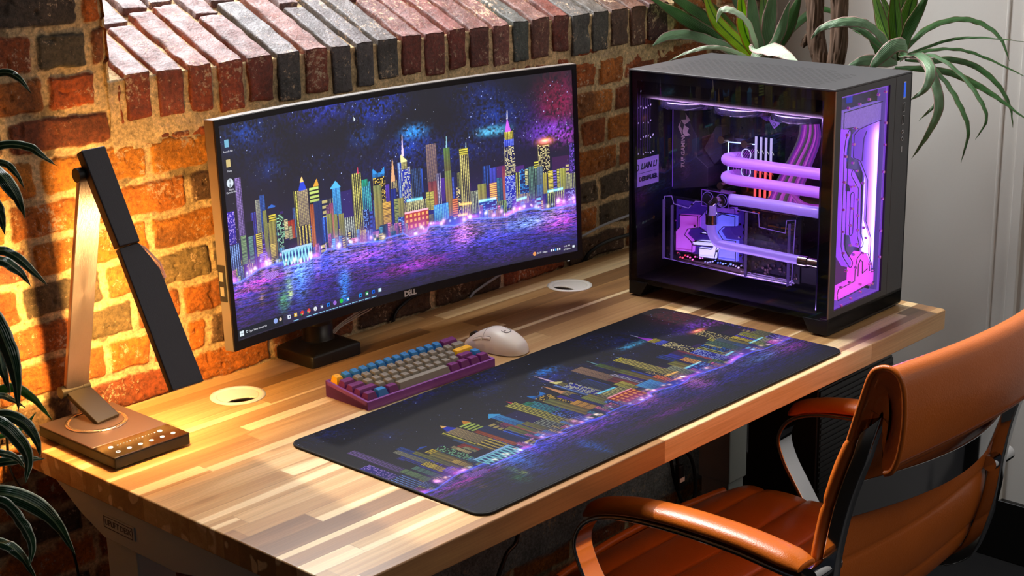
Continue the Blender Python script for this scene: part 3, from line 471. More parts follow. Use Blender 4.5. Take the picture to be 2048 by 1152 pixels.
# ------------------------------------------------------------------ desk
LD,DD,ZT,TK=1.4975,.7545,.75,.038
def wood_material():
    m=bpy.data.materials.new('acacia_butcher_block'); n,l=nodes(m); b=n['Principled BSDF']
    geo=n.new('ShaderNodeTexCoord'); sep=n.new('ShaderNodeSeparateXYZ'); l.new(geo.outputs['Object'],sep.inputs[0])
    def math_(op,a,b_=None,c=None):
        x=n.new('ShaderNodeMath'); x.operation=op
        for i,v in enumerate((a,b_,c)):
            if v is None: continue
            if isinstance(v,(int,float)): x.inputs[i].default_value=v
            else: l.new(v,x.inputs[i])
        return x.outputs[0]
    def wn(v,dim='1D',w=None):
        x=n.new('ShaderNodeTexWhiteNoise'); x.noise_dimensions=dim
        if dim=='1D': l.new(v,x.inputs['W'])
        else: l.new(v,x.inputs['Vector'])
        return x
    warp=n.new('ShaderNodeTexNoise'); warp.noise_dimensions='1D'; warp.inputs['Scale'].default_value=16; l.new(sep.outputs['Y'],warp.inputs['W'])
    yy=math_('MULTIPLY_ADD',warp.outputs[0],.03,sep.outputs['Y'])
    row=math_('FLOOR',math_('DIVIDE',yy,.037))
    rr=wn(row).outputs['Value']
    xo=math_('MULTIPLY_ADD',rr,3.0,sep.outputs['X'])
    ln=math_('MULTIPLY_ADD',rr,.30,.42)
    xi=math_('DIVIDE',xo,ln); col_=math_('FLOOR',xi)
    cmb=n.new('ShaderNodeCombineXYZ'); l.new(row,cmb.inputs[0]); l.new(col_,cmb.inputs[1])
    pid=wn(cmb.outputs[0],'3D')
    # grain coordinates (stretched along the plank, offset per plank)
    off=n.new('ShaderNodeVectorMath'); off.operation='SCALE'; l.new(pid.outputs['Color'],off.inputs[0]); off.inputs['Scale'].default_value=20
    mp=n.new('ShaderNodeMapping'); mp.inputs['Scale'].default_value=(1.3,26,26); l.new(geo.outputs['Object'],mp.inputs[0])
    av=n.new('ShaderNodeVectorMath'); av.operation='ADD'; l.new(mp.outputs[0],av.inputs[0]); l.new(off.outputs[0],av.inputs[1])
    g1=n.new('ShaderNodeTexNoise'); g1.inputs['Scale'].default_value=1.0; g1.inputs['Detail'].default_value=5; g1.inputs['Roughness'].default_value=.6; g1.inputs['Distortion'].default_value=1.2; l.new(av.outputs[0],g1.inputs['Vector'])
    mp2=n.new('ShaderNodeMapping'); mp2.inputs['Scale'].default_value=(8,420,420); l.new(geo.outputs['Object'],mp2.inputs[0])
    g2=n.new('ShaderNodeTexNoise'); g2.inputs['Scale'].default_value=1; g2.inputs['Detail'].default_value=2; l.new(mp2.outputs[0],g2.inputs['Vector'])
    base=math_('MULTIPLY_ADD',math_('SUBTRACT',g1.outputs[0],.5),1.0,pid.outputs['Value'])
    cr=n.new('ShaderNodeValToRGB'); l.new(base,cr.inputs[0]); e=cr.color_ramp
    e.elements[0].position=0; e.elements[0].color=lin4('83603e'); e.elements[1].position=1; e.elements[1].color=lin4('dfbb8a')
    for p,c in ((.2,'9a7048'),(.42,'ae8251'),(.62,'bd9360'),(.82,'cca470')): x=e.elements.new(p); x.color=lin4(c)
    # sapwood streaks
    mp3=n.new('ShaderNodeMapping'); mp3.inputs['Scale'].default_value=(.45,24,24); l.new(geo.outputs['Object'],mp3.inputs[0])
    av3=n.new('ShaderNodeVectorMath'); av3.operation='ADD'; l.new(mp3.outputs[0],av3.inputs[0]); l.new(off.outputs[0],av3.inputs[1])
    g3=n.new('ShaderNodeTexNoise'); g3.inputs['Scale'].default_value=1; g3.inputs['Detail'].default_value=1; l.new(av3.outputs[0],g3.inputs['Vector'])
    r3=n.new('ShaderNodeMapRange'); r3.inputs[1].default_value=.59; r3.inputs[2].default_value=.62; l.new(g3.outputs[0],r3.inputs[0])
    mx=n.new('ShaderNodeMix'); mx.data_type='RGBA'; l.new(math_('MULTIPLY',r3.outputs[0],.85),mx.inputs[0]); l.new(cr.outputs[0],mx.inputs[6]); mx.inputs[7].default_value=lin4('f0d2a0')
    # knots
    vo=n.new('ShaderNodeTexVoronoi'); vo.inputs['Scale'].default_value=1; mp4=n.new('ShaderNodeMapping'); mp4.inputs['Scale'].default_value=(3.2,7,7); l.new(geo.outputs['Object'],mp4.inputs[0]); l.new(mp4.outputs[0],vo.inputs['Vector'])
    nz=math_('MULTIPLY_ADD',g1.outputs[0],.08,vo.outputs['Distance'])
    kn=n.new('ShaderNodeMapRange'); kn.inputs[1].default_value=.05; kn.inputs[2].default_value=.16; kn.inputs[3].default_value=.8; kn.inputs[4].default_value=0; l.new(nz,kn.inputs[0])
    mx2=n.new('ShaderNodeMix'); mx2.data_type='RGBA'; l.new(kn.outputs[0],mx2.inputs[0]); l.new(mx.outputs[2],mx2.inputs[6]); mx2.inputs[7].default_value=lin4('5a3318')
    v=n.new('ShaderNodeMapRange'); v.inputs[1].default_value=.3; v.inputs[2].default_value=.7; v.inputs[3].default_value=.86; v.inputs[4].default_value=1.08; l.new(g2.outputs[0],v.inputs[0])
    # glue lines at board ends and edges
    fx=math_('FRACT',xi); edge=math_('LESS_THAN',math_('MULTIPLY',fx,ln),.0012)
    fy=math_('FRACT',math_('DIVIDE',yy,.037)); ey=math_('LESS_THAN',fy,.025)
    ed=math_('MAXIMUM',edge,ey); dk=math_('MULTIPLY_ADD',ed,-.25,1.0)
    sc=n.new('ShaderNodeVectorMath'); sc.operation='SCALE'; l.new(mx2.outputs[2],sc.inputs[0]); l.new(math_('MULTIPLY',v.outputs[0],dk),sc.inputs['Scale'])
    l.new(sc.outputs[0],b.inputs['Base Color'])
    b.inputs['Roughness'].default_value=.34; b.inputs['Specular IOR Level'].default_value=.5
    bp=n.new('ShaderNodeBump'); bp.inputs['Strength'].default_value=.12; bp.inputs['Distance'].default_value=.0006; l.new(g2.outputs[0],bp.inputs['Height']); l.new(bp.outputs[0],b.inputs['Normal'])
    return m
M_WOOD=wood_material()
M_FRAME=mat('grey_powder_coat','b9bcb4',rough=.55,bump=.2,bscale=900)
M_BLK=mat('black_plastic','0d0d0e',rough=.38); M_DK=mat('charcoal_plastic','1c1b1c',rough=.5)
M_WHITEP=mat('white_plastic','ece6dc',rough=.35)
desk=thing('desk','wide butcher block standing desk with grey metal frame against the brick wall','desk')
top=MB(); 
ch=.022
top.prism([(0,0),(LD-.006,0),(LD,.008),(LD,DD),(0,DD)],'z',ZT-TK,ZT)
dt=obj('desktop',top,M_WOOD,desk,bevel=.0025,seg=3)
GR=[(.3405,.654),(1.172,.656)]
# the two cable holes are cut through the top
cut=MB()
for gx,gy in GR: cut.cyl((gx,gy,.69),(gx,gy,.77),.036,n=48)
co_=obj('cutter',cut,None); bo=dt.modifiers.new('holes','BOOLEAN'); bo.object=co_; bo.operation='DIFFERENCE'; bo.solver='EXACT'
bpy.context.view_layer.update(); dg=bpy.context.evaluated_depsgraph_get()
dt.modifiers.move(len(dt.modifiers)-1,0); bpy.context.view_layer.update(); dg=bpy.context.evaluated_depsgraph_get()
nm=bpy.data.meshes.new_from_object(dt.evaluated_get(dg)); dt.modifiers.clear(); dt.data=nm; bpy.data.objects.remove(co_)
def bracket(xc,nm_):
    w=.05
    prof=[(.690,.7115),(.615,.668),(.555,.645),(.38,.645),(.30,.66),(.12,.7115)]
    m=MB().prism(prof,'x',xc-w/2,xc+w/2); return obj('side_bracket',m,M_FRAME,desk,bevel=.003)
br=bracket(.036,'l'); br2=bracket(1.445,'r')
for xc,y0,y1 in ((.064,.50,.582),(1.45,.43,.51)):
    lg=MB().box(xc-.035,xc+.03,y0,y1,.30,.65); obj('leg',lg,M_FRAME,desk,bevel=.004)
    lg=MB().box(xc-.03,xc+.025,y0+.005,y1-.005,.03,.31); obj('leg',lg,M_FRAME,desk,bevel=.003)
    obj('foot',MB().box(xc-.04,xc+.035,.07,.72,0,.03),M_FRAME,desk,bevel=.006)
obj('crossbar',MB().box(.06,1.43,.44,.50,.67,.7115),M_FRAME,desk,bevel=.003)
# maker's plate
bd=obj('name_plate',MB().box(.0085,.0112,.470,.550,.6645,.6865),M_FRAME,desk,bevel=.0012)
M_INK=mat('plate_ink','3c3d42',rough=.5)
pb=MB()
for a,b_,c,d in ((.4735,.5465,.6665,.6673),(.4735,.5465,.6837,.6845),(.4735,.4743,.6665,.6845),(.5457,.5465,.6665,.6845)): pb.box(.0080,.0086,a,b_,c,d)
obj('plate_border',pb,M_INK,bd)
text('UPLIFT DESK',.0128,M_INK,bd,frame((.0083,.510,.6753),(0,-1,0),(0,0,1)),name='lettering',ext=.0002,space=.92)
for i,(gx,gy) in enumerate(GR):
    g=MB()
    g.lathe([(.0365,-.02),(.0365,.0),(.0455,.0002),(.0452,.0016),(.040,.0026),(.0365,.0022),(.034,.0008),(.034,-.02),(.0365,-.02)],(gx,gy,ZT),n=64)
    gr=obj('grommet',g,M_WHITEP,desk); 
    # lid: disc with a cut opening
    N=64; R=.0338; pts=[]
    ang=(-2.6,-1.1) if i==0 else (2.5,3.9)
    ang0,ang1=(pi*1.12,pi*1.62) if i==0 else (pi*.80,pi*1.32)
    out=[]
    for k in range(N):
        t=2*pi*k/N; out.append((gx+R*math.cos(t),gy+R*math.sin(t)))
    # remove a lens-shaped mouth near the rim
    am=(ang0+ang1)/2; mc=Vector((gx+R*.98*math.cos(am),gy+R*.98*math.sin(am)))
    poly=[]
    for p in out:
        v=Vector(p); poly.append(p)
    lid=MB()
    nr=40; na=96; vv=[];
    inside=lambda x,y:((x-mc.x)*math.cos(am)+(y-mc.y)*math.sin(am))**2/(.020**2)+(-(x-mc.x)*math.sin(am)+(y-mc.y)*math.cos(am))**2/(.027**2)<1
    f=[]
    for a_ in range(nr+1):
        for k in range(na):
            t=2*pi*k/na; r=R*a_/nr; vv.append((gx+r*math.cos(t),gy+r*math.sin(t),ZT+.0012))
    for a_ in range(nr):
        for k in range(na):
            q=(a_*na+k,a_*na+(k+1)%na,(a_+1)*na+(k+1)%na,(a_+1)*na+k)
            cx=sum(vv[j][0] for j in q)/4; cy=sum(vv[j][1] for j in q)/4
            if not inside(cx,cy): f.append(q)
    lid.add(vv,f,True)
    ld=obj('grommet_lid',lid,M_WHITEP,gr); sdm=ld.modifiers.new('t','SOLIDIFY'); sdm.thickness=.002; sdm.offset=-1
# ------------------------------------------------------------------ the skyline picture
def paint(Wd,Hd,seed=3):
    u=(np.arange(Wd)+.5)/Wd; v=(np.arange(Hd)+.5)/Hd
    U,V=np.meshgrid(u,v); img=np.zeros((Hd,Wd,3))
    r=np.random.default_rng(seed)
    sx=np.array([p[0] for p in SHORE]); sy=np.array([p[1] for p in SHORE]); SH=np.interp(u,sx,sy)[None,:]
    img+=np.array(lin('0a0a16'))
    n1=fbm(U*2.3,V,7,1,5)[...,None]; n2=fbm(U*2.3,V,90,2,5)[...,None]
    def blob(cu,cv,ru,rv,c,s,pw=1.0,nz=None):
        d=((U-cu)/ru)**2+((V-cv)/rv)**2
        w=np.exp(-d*1.1)[...,None]
        k=np.clip((nz if nz is not None else n1*.55+n2*.75)-.47,0,1)*3.4
        return w*k*np.array(lin(c))*s
    for (c,ru,rv,cl,s) in FEAT['neb']: img+=blob(c[0],c[1],ru,rv,cl,s*(.42 if cl in('a01040','801050') else .62))
    # stars
    sky=V>SH+.02
    dens=img.sum(-1)
    ns=9000
    xs=r.random(ns)*Wd; ys=r.random(ns)*Hd
    for x,y,b in zip(xs,ys,r.random(ns)**9):
        xi,yi=int(x),int(y); d=dens[yi,xi]
        if r.random()>.03+d*5: continue
        if b<.02 and d<.03: continue
        img[yi,xi]+=np.array([.65,.75,1.0])*(.15+b*1.6)
        if b>.6 and 1<xi<Wd-2 and 1<yi<Hd-2:
            for a_,c_ in((0,1),(1,0),(0,-1),(-1,0)): img[yi+a_,xi+c_]+=np.array([.25,.35,.9])*b
    # glow behind the towers
    g=np.exp(-np.clip(V-SH,0,9)/.13)[...,None]
    cn=vnoise(U,U*0,14,8)[...,None]
    img+=g**1.5*(np.array(lin('1c2cb8'))*cn+np.array(lin('7020a0'))*(1-cn))*.6
    def px(a,b): return int(round(a*Wd)),int(round(b*Hd))
    def rect(u0,u1,v0,v1): 
        x0=max(0,int(u0*Wd)); x1=min(Wd,int(math.ceil(u1*Wd))); y0=max(0,int(v0*Hd)); y1=min(Hd,int(v1*Hd)); return x0,x1,y0,y1
    sc=Wd/1000
    fill=[]
    rb_=np.random.default_rng(77)
    for k in range(110):
        u0=rb_.random()*1.0-.005; w_=.006+rb_.random()*.014; hgt=.06+.22*rb_.random()**1.5
        s_=float(np.interp(u0,sx,sy)); fill.append((u0,u0+w_,s_+hgt,s_-.005,['cols','dots','grid','bars','dim','cols'][k%6],['0c1440','1a1050','101838','240e48','301060','0a0c20'][rb_.integers(6)],['3a58c8','6a60d0','9a9850','a05a90','3a8ab0','c0b070'][rb_.integers(6)],int(2+rb_.integers(4)) if k%6!=3 else int(10+rb_.integers(8))))
    low=[]
    for k in range(90):
        u0=rb_.random()*1.0-.005; w_=.005+rb_.random()*.012; hgt=.015+.06*rb_.random()
        s_=float(np.interp(u0,sx,sy)); 
        if .150<u0<.236 or .50<u0<.57 or .575<u0<.69: continue
        low.append((u0,u0+w_,s_+hgt,s_+.004,['cols','bars','grid'][k%3],['101c60','0a1030','402a80','302040'][rb_.integers(4)],['a0b0ff','f0d880','ff90c0','70d0ff','d0e090'][rb_.integers(5)],int(3+rb_.integers(4))))
    for (u0,u1,vt,vb,st,c1,c2,n) in fill+list(BLD)+low:
        x0,x1,y0,y1=rect(u0,u1,vb-.01,vt)
        if x1-x0<1 or y1-y0<1: continue
        w=x1-x0;h=y1-y0
        A=np.array(lin(c1)); B=np.array(lin(c2)) if c2 else A
        t=(np.arange(h)/max(1,h-1))[:,None,None]; X=np.arange(w)[None,:]; Y=np.arange(h)[:,None]
        blk=np.ones((h,w,3))*A
        per=max(2,int(round(3*sc)))
        if st=='solid': blk=A*t+B*(1-t)+np.zeros((h,w,3)); blk*= (.72+.28*((Y%per)>0))[...,None]
        elif st=='dim': blk=A*.8*(.5+.5*t)+np.zeros((h,w,3)); img[y0:y1,x0:x1]+=blk; continue
        elif st=='bars': 
            p=max(2,h/max(1,n)); m_=((Y/p)%1<.58)&(X>=1); m_=np.broadcast_to(m_,(h,w)); blk=np.where(m_[...,None],B,A)
        elif st=='cols':
            p=w/max(1,n); m_=(((X/p)%1)>.35)&(((X/p)%1)<.8)&((Y%per)>0); blk=np.where(m_[...,None],B,A)
        elif st=='grid':
            p=max(2,w/max(1,n)); m_=(((X/p)%1)>.35)&((Y%per)>0); m_=np.broadcast_to(m_,(h,w)); blk=np.where(m_[...,None],B*.8,A)
            if w>14: blk[:,w//2:w//2+1]*=.4
        elif st in('dots','rand'):
            q=max(2,int(round(w/max(1,n)))); cells=r.random((h//per+2,w//q+2))<(.5 if st=='rand' else .42)
            mm=cells[(Y//per),(X//q)]&(((X%q)>0)|(q<3))&((Y%per)>0); blk=np.where(mm[...,None],B,A)
        elif st=='tree':
            k=(r.random((h,w))<.35); top_=(fbm(np.arange(w)[None,:]/Wd*9,np.zeros((1,w)),9,5)*h*.5+h*.5); k2=np.broadcast_to(Y<top_,(h,w)); blk=np.where(k[...,None],B,A)
            img[y0:y1,x0:x1]=np.where(k2[...,None],blk,img[y0:y1,x0:x1]); continue
        elif st=='arch':
            p=w/n; xx=(X/p)%1; yy=(Y/h)
            m_=((xx>.25)&(xx<.75))&(((yy>.12)&(yy<.3))|((yy>.42)&(yy<.58))|((yy>.68)&(yy<.82))); blk=np.where(np.broadcast_to(m_,(h,w))[...,None],B,A)
            blk[int(h*.93):]=np.array(lin('ffb0c0'))
        blk=blk*(.66 if st=='solid' else .8 if st=='bars' else .95)
        if st=='solid' and w>6: blk=blk*(.7+.45*(((X//max(2,w//4))%2)==0))[...,None]
        if w>4: blk[:,-1]*=.15
        blk=blk*(.75+.45*t)
        img[y0:y1,x0:x1]=blk
        if st in('cols','grid','rand','dots') and w>8:
            img[y0:y1,x0]=img[y0:y1,x0]*.5+B*.35; 
    gl_=np.exp(-((V-SH)/.055)**2)[...,None]*(V>SH)[...,None]
    hue=vnoise(U,V*0,22,61)[...,None]; pk=np.clip(vnoise(U,V*0,40,62)[...,None]*2.2-.75,0,1)
    img=img*(1-.38*gl_)+gl_*pk*(np.array(lin('5060ff'))*hue+np.array(lin('e060e0'))*(1-hue))*.75
    # cool haze between the towers
    hz=np.exp(-np.clip(V-SH,0,9)/.10)[...,None]*(V>SH)[...,None]; img=img*(1-.18*hz)+hz*np.array([.02,.03,.20])*.5
    # spires and crowns
    for a,b,c,cl in FEAT['spires']:
        xa=[p[0]*Wd for p in (a,b,c)]; ya=[p[1]*Hd for p in (a,b,c)]
        y0,y1=int(min(ya)),int(math.ceil(max(ya))); yb=(ya[1]+ya[2])/2
        for y in range(max(0,y0),min(Hd,y1)):
            t=min(1,max(0,(y-yb)/(ya[0]-yb+1e-6))); l_=xa[1]*(1-t)+xa[0]*t; r_=xa[2]*(1-t)+xa[0]*t
            l_,r_=min(l_,r_),max(l_,r_); x0=int(l_);x1=max(x0+1,int(math.ceil(r_)))
            img[y,x0:x1]=np.array(lin(cl))*(1.0)
    # reading-hall with beams of light
    q=FEAT['stad']; x0=int(q[0][0]*Wd);x1=int(q[1][0]*Wd); 
    for x in range(x0,x1):
        t=(x-x0)/(x1-x0); yt=(q[0][1]*(1-t)+q[1][1]*t)*Hd; yb=(q[3][1]*(1-t)+q[2][1]*t)*Hd
        for y in range(int(yb),int(yt)):
            s=(y-yb)/(yt-yb); beam=abs(((t*9+ (s*.9))%1)-.5)*2; beam2=abs(((t*9-(s*.9))%1)-.5)*2
            w_=max(1-beam*1.6,1-beam2*1.6,0)
            img[y,x]=np.array(lin('0a2a80'))*(1-w_)+np.array(lin('a0f0ff'))*w_ if s<.86 else np.array(lin('a8d0ff'))
    cx,cy=FEAT['orange']; d=((U-cx)/.018)**2+((V-cy)/.016)**2; img+=np.exp(-d)[...,None]*np.array([1.3,.35,.12])
    img+=np.exp(-(((U-cx)/.012)**2+((V-cy-.004)/.008)**2)*2)[...,None]*np.array([1,.7,.3])
    for k,(a,b) in enumerate(FEAT['cyanbars']+FEAT['goldbar']):
        cl=np.array(lin('80e8ff' if k<4 else 'ffc050')); t=np.clip((U-a[0])/(b[0]-a[0]),0,1); yl=a[1]+(b[1]-a[1])*t
        m_=(U>a[0])&(U<b[0]); img+=(m_*np.exp(-((V-yl)/.006)**2))[...,None]*cl*1.1
    # water
    wt=V<SH
    st=fbm(U*4,V*34+U*6,6,21,4)[...,None]; st2=fbm(U*16,V*90+U*14,7,22,3)[...,None]
    wimg=np.zeros_like(img)+np.array(lin('181426'))*.9
    dep=np.clip((SH-V)/.28,0,1)[...,None]
    wimg+=np.array(lin('2030c0'))*np.clip(st*2.6-1.05,0,1)*(1-dep)**1.4*1.35
    wimg+=np.array(lin('8030c0'))*np.clip(st2*2.6-1.2,0,1)*(1-dep)*(.35+.9*vnoise(U,V,6,33)[...,None])
    # blurred vertical reflection of the city
    sh_i=(SH*Hd).astype(int).ravel()
    refl=np.zeros_like(img)
    for x in range(Wd):
        s0=sh_i[x]; L=min(s0,int(.2*Hd)); 
        if L<2: continue
        src=img[s0:s0+int(.16*Hd),x].mean(0); k=(np.arange(L)/L)[:,None]
        refl[s0-L:s0,x]=src*(k**2.2)
    kk=5
    refl=sum(np.roll(refl,i,1) for i in range(-kk,kk+1))/(2*kk+1)
    wimg+=refl*.85*np.clip(3.2*st2-1.0,0,2)
    for (c,ru,rv,cl,s) in FEAT['wat']: 
        d=((U-c[0])/ru)**2+((V-c[1]+(U-c[0])*.0)/rv)**2; wimg+=np.exp(-d*1.2)[...,None]*np.array(lin(cl))*s*np.clip(st2*3.4-1.2,0,1.5)*.9
    img=np.where(wt[...,None],wimg,img)
    # lit embankment line
    d=(V-SH)/.004; img+=np.exp(-d*d)[...,None]*np.array(lin('5a7cff'))*.95
    img+=np.exp(-((V-SH-.012)/.010)**2)[...,None]*np.array(lin('d878ff'))*np.clip(vnoise(U,V*0,30,51)[...,None]*2-1.0,0,1)*1.3
    b_=FEAT['boat']; bx=(b_[0][0]+b_[1][0])/2; by=(b_[0][1]+b_[1][1])/2
    d=((U-bx)/.020)**2+((V-by)/.016)**2; img=np.where((d<1)[...,None],np.array(lin('a070d8'))*(.5+.8*(np.sin((U*9+V*30)*60)>0)[...,None]),img)
    for k in range(70):
        cx=r.random(); cy=np.interp(cx,sx,sy)+.01+r.random()*.03; w_=.002+r.random()*.003; cl=[(1,.75,.5),(.6,.7,1),(1,.5,.9)][k%3]
        x0,x1=int((cx-.015)*Wd),int((cx+.015)*Wd); y0,y1=int((cy-.03)*Hd),int((cy+.03)*Hd); x0=max(0,x0);y0=max(0,y0)
        sU=U[y0:y1,x0:x1]; sV=V[y0:y1,x0:x1]
        img[y0:y1,x0:x1]+=np.exp(-(((sU-cx)/w_)**2+((sV-cy)/(w_*2.2))**2))[...,None]*np.array(cl)*.9
    return np.clip(img,0,2.5)
def pic_material(name,glow,base,rough,spec=.5,coat=0,bump=0,veil=0):
    m=bpy.data.materials.new(name); n,l=nodes(m); b=n['Principled BSDF']
    at=n.new('ShaderNodeAttribute'); at.attribute_name='Col'
    if glow:
        b.inputs['Base Color'].default_value=(.012,.012,.014,1)
        ad=n.new('ShaderNodeVectorMath'); ad.operation='ADD'; ad.inputs[1].default_value=(veil,veil,veil*1.12); l.new(at.outputs['Color'],ad.inputs[0])
        l.new(ad.outputs[0],b.inputs['Emission Color']); b.inputs['Emission Strength'].default_value=glow
    else:
        vm=n.new('ShaderNodeVectorMath'); vm.operation='SCALE'; vm.inputs['Scale'].default_value=base; l.new(at.outputs['Color'],vm.inputs[0])
        vm2=n.new('ShaderNodeVectorMath'); vm2.operation='ADD'; vm2.inputs[1].default_value=(.004,.004,.005); l.new(vm.outputs[0],vm2.inputs[0]); l.new(vm2.outputs[0],b.inputs['Base Color'])
    b.inputs['Roughness'].default_value=rough; b.inputs['Specular IOR Level'].default_value=spec; b.inputs['Coat Weight'].default_value=coat
    if bump:
        tc=n.new('ShaderNodeTexCoord'); no=n.new('ShaderNodeTexNoise'); no.inputs['Scale'].default_value=1400; l.new(tc.outputs['Object'],no.inputs['Vector']); bp=n.new('ShaderNodeBump'); bp.inputs['Strength'].default_value=bump; bp.inputs['Distance'].default_value=.0004; l.new(no.outputs[0],bp.inputs['Height']); l.new(bp.outputs[0],b.inputs['Normal'])
    return m
PW,PH=1000,430
PIC=paint(PW,PH)
# ------------------------------------------------------------------ monitor
mcx,mcy,mcz,myaw,mtilt,mw_,mh_,mR=MON
mon=thing('curved_monitor','wide curved black monitor showing a neon night skyline','monitor',(mcx,mcy,mcz),myaw)
def mp(s,t,off=0):
    """s -.5...5 across, t 0..1 up, off back"""
    a=s*mw_/mR; x=(mR+off)*math.sin(a); y=(mR+off)*math.cos(a)-mR; z=(t-.5)*mh_
    return Vector((x,y*math.cos(mtilt)+z*math.sin(mtilt),-y*math.sin(mtilt)+z*math.cos(mtilt)))
M_SCR=pic_material('lit_display',1.25,0,.28,spec=.5,veil=.012)
S0,S1,T0,T1=-.4885,.488,.040,.975
ss=np.linspace(S0,S1,PW); ts=np.linspace(T0,T1,PH)
Sg,Tg=np.meshgrid(ss,ts); a=Sg*mw_/mR; off=.0022
xx=(mR+off)*np.sin(a); yy=(mR+off)*np.cos(a)-mR; zz=(Tg-.5)*mh_
Vt=np.stack([xx,yy*math.cos(mtilt)+zz*math.sin(mtilt),-yy*math.sin(mtilt)+zz*math.cos(mtilt)],-1)
scr=grid_mesh('screen',Vt.reshape(-1,3),PW,PH,np.concatenate([PIC,np.ones((PH,PW,1))],-1).reshape(-1,4),M_SCR,mon)
def strip_box(s0,s1,t0,t1,o0,o1,n=24):
    m=MB(); v=[];f=[]
    for i in range(n+1):
        s=s0+(s1-s0)*i/n
        for (t,o) in ((t0,o0),(t1,o0),(t1,o1),(t0,o1)): v.append(mp(s,t,o))
    for i in range(n):
        for k in range(4): f.append((i*4+k,i*4+(k+1)%4,(i+1)*4+(k+1)%4,(i+1)*4+k))
    f+=[(3,2,1,0),tuple(n*4+k for k in range(4))]; m.add(v,f); return m
M_BEZ=mat('black_bezel','0b0b0c',rough=.32); M_SILV=mat('silver_shell','8f8a86',rough=.36,metal=.7)
bz=MB()
for q in (strip_box(-.5,.5,0,T0,0,.02),strip_box(-.5,.5,T1,1,0,.02),strip_box(-.5,S0,T0,T1,0,.02,4),strip_box(S1,.5,T0,T1,0,.02,4)): bz.add(q.v,q.f)
obj('bezel',bz,M_BEZ,mon)
sh=strip_box(-.5005,.5005,-.001,1.002,.003,.022); obj('back_shell',sh,M_SILV,mon)
sh=strip_box(-.40,.40,.15,.9,.022,.055); obj('rear_housing',sh,M_DK,mon,bevel=.008)
M_LOGO=mat('logo_silver','c8c8ca',rough=.3,metal=.3)
lo=text('D',.0135,M_LOGO,mon,frame(mp(-.0115,.0195,-.0003),(1,0,0),mp(0,1)-mp(0,0)),name='logo',ext=.0003,bold=.0006)
t2=text('E',.0135,M_LOGO,lo,frame(mp(-.0025,.0195,-.0003),(1,.0,.45),mp(-.13,1)-mp(0,0)),name='logo_letter',ext=.0003,bold=.0006)
t3=text('LL',.0135,M_LOGO,lo,frame(mp(.0085,.0195,-.0003),(1,0,0),mp(0,1)-mp(0,0)),name='logo_letter',ext=.0003,bold=.0006)
# things shown on the desktop picture: icons, task bar
M_TXT=emis('screen_white','f4f4ff',1.0)
def sp(u,v): return (S0+(S1-S0)*u, T0+(T1-T0)*v)
def stext(body,u,v,size,align='CENTER',m_=None,name='screen_text'):
    s,t=sp(u,v); e=.0008; P=mp(s,t,.0012); return text(body,size,m_ or M_TXT,scr,frame(P,mp(s+e,t)-mp(s,t),mp(s,t+e)-mp(s,t)),name=name,ext=0,align=align)
E_=lambda n,c,s=1.0: emis(n,c,s)
def srect(u0,u1,v0,v1,m_,name='screen_icon',off=.0014):
    q=strip_box(*[sp(u0,v0)[0],sp(u1,v0)[0],sp(u0,v0)[1],sp(u0,v1)[1]],off,off+.0004,6); return obj(name,q,m_,scr)
def sdisc(u,v,r,m_,name='screen_icon'):
    s,t=sp(u,v); q=MB(); c=mp(s,t,.0013); vs=[c]+[mp(s+r*math.cos(k*pi/8)/mw_,t+r*math.sin(k*pi/8)/mh_,.0013) for k in range(16)]
    q.add(vs,[(0,i+1,(i+1)%16+1) for i in range(16)]); return obj(name,q,m_,scr)
srect(0,.132,.006,.052,emis('search_bar','3c3c46',.6),'search_box',.0018)
stext('Type here to search',.032,.029,.0050,'LEFT')
wm=E_('win_white','e8f4ff')
for i in(0,1):
    for j in(0,1): srect(.0075+i*.006,.0125+i*.006,.018+j*.013,.029+j*.013,wm)
q=MB(); s,t=sp(.027,.032); obj('screen_icon',MB().tube([mp(s+.0022*math.cos(k*pi/6),t+.005*math.sin(k*pi/6),.001) for k in range(12)],.0004,n=4,closed=True),wm,scr)
sdisc(.110,.036,.0045,E_('moon','9ab0f0')); sdisc(.124,.036,.003,E_('horn','e0c8b0'))
icons=[(.149,'q','e8f0ff'),(.168,'q','f0c040'),(.187,'d','e04030'),(.206,'d','e85040'),(.225,'d','e8ecf4'),(.244,'q','6a6a90'),(.263,'q','2a7ae8'),(.282,'d','a070e0'),(.301,'d','30c850'),(.320,'q','2a90e0'),(.357,'q','2a90e8'),(.376,'q','30a050'),(.395,'q','2060e0'),(.414,'q','b8e0f0')]
for k,(u_,kind,cl) in enumerate(icons):
    mm=E_('icon_%d'%k,cl,1.0)
    if kind=='d': 
        d_=sdisc(u_,.034,.0038,mm)
        if cl in('e04030','e85040'): sdisc(u_+.0006,.031,.0018,E_('g%d'%k,'f0f4f8')); srect(u_-.0042,u_-.001,.022,.030,E_('gg%d'%k,'30b050'),off=.0011)
        if cl=='e8ecf4': sdisc(u_,.034,.0018,E_('hk%d'%k,'202028'))
    else: srect(u_-.0040,u_+.0040,.025,.043,mm); srect(u_-.0014,u_+.0022,.030,.038,wm if k%2 else E_('ih%d'%k,'103060'),off=.0011)
    if k not in(0,2,3): pass
ul=E_('underline','9adcff')
for k in range(14):
    if k in(0,2): continue
    u_=.149+k*.019+(.0 if k<10 else .0); srect(u_-.0075,u_+.0075,.006,.009,ul,'task_underline',.0013)
stext('94°F  Haze',.880,.030,.0052,'LEFT'); sdisc(.872,.031,.0038,E_('weather','f0a060'))
for k,u_ in enumerate((.922,.929,.935,.941,.947)): srect(u_-.0018,u_+.0018,.025,.037,[wm,wm,E_('tray%d'%k,'40a0e8'),wm,wm][k])
stext('1:42 PM',.968,.040,.0044); stext('6/7/2023',.968,.022,.0044); srect(.985,.991,.025,.037,wm)
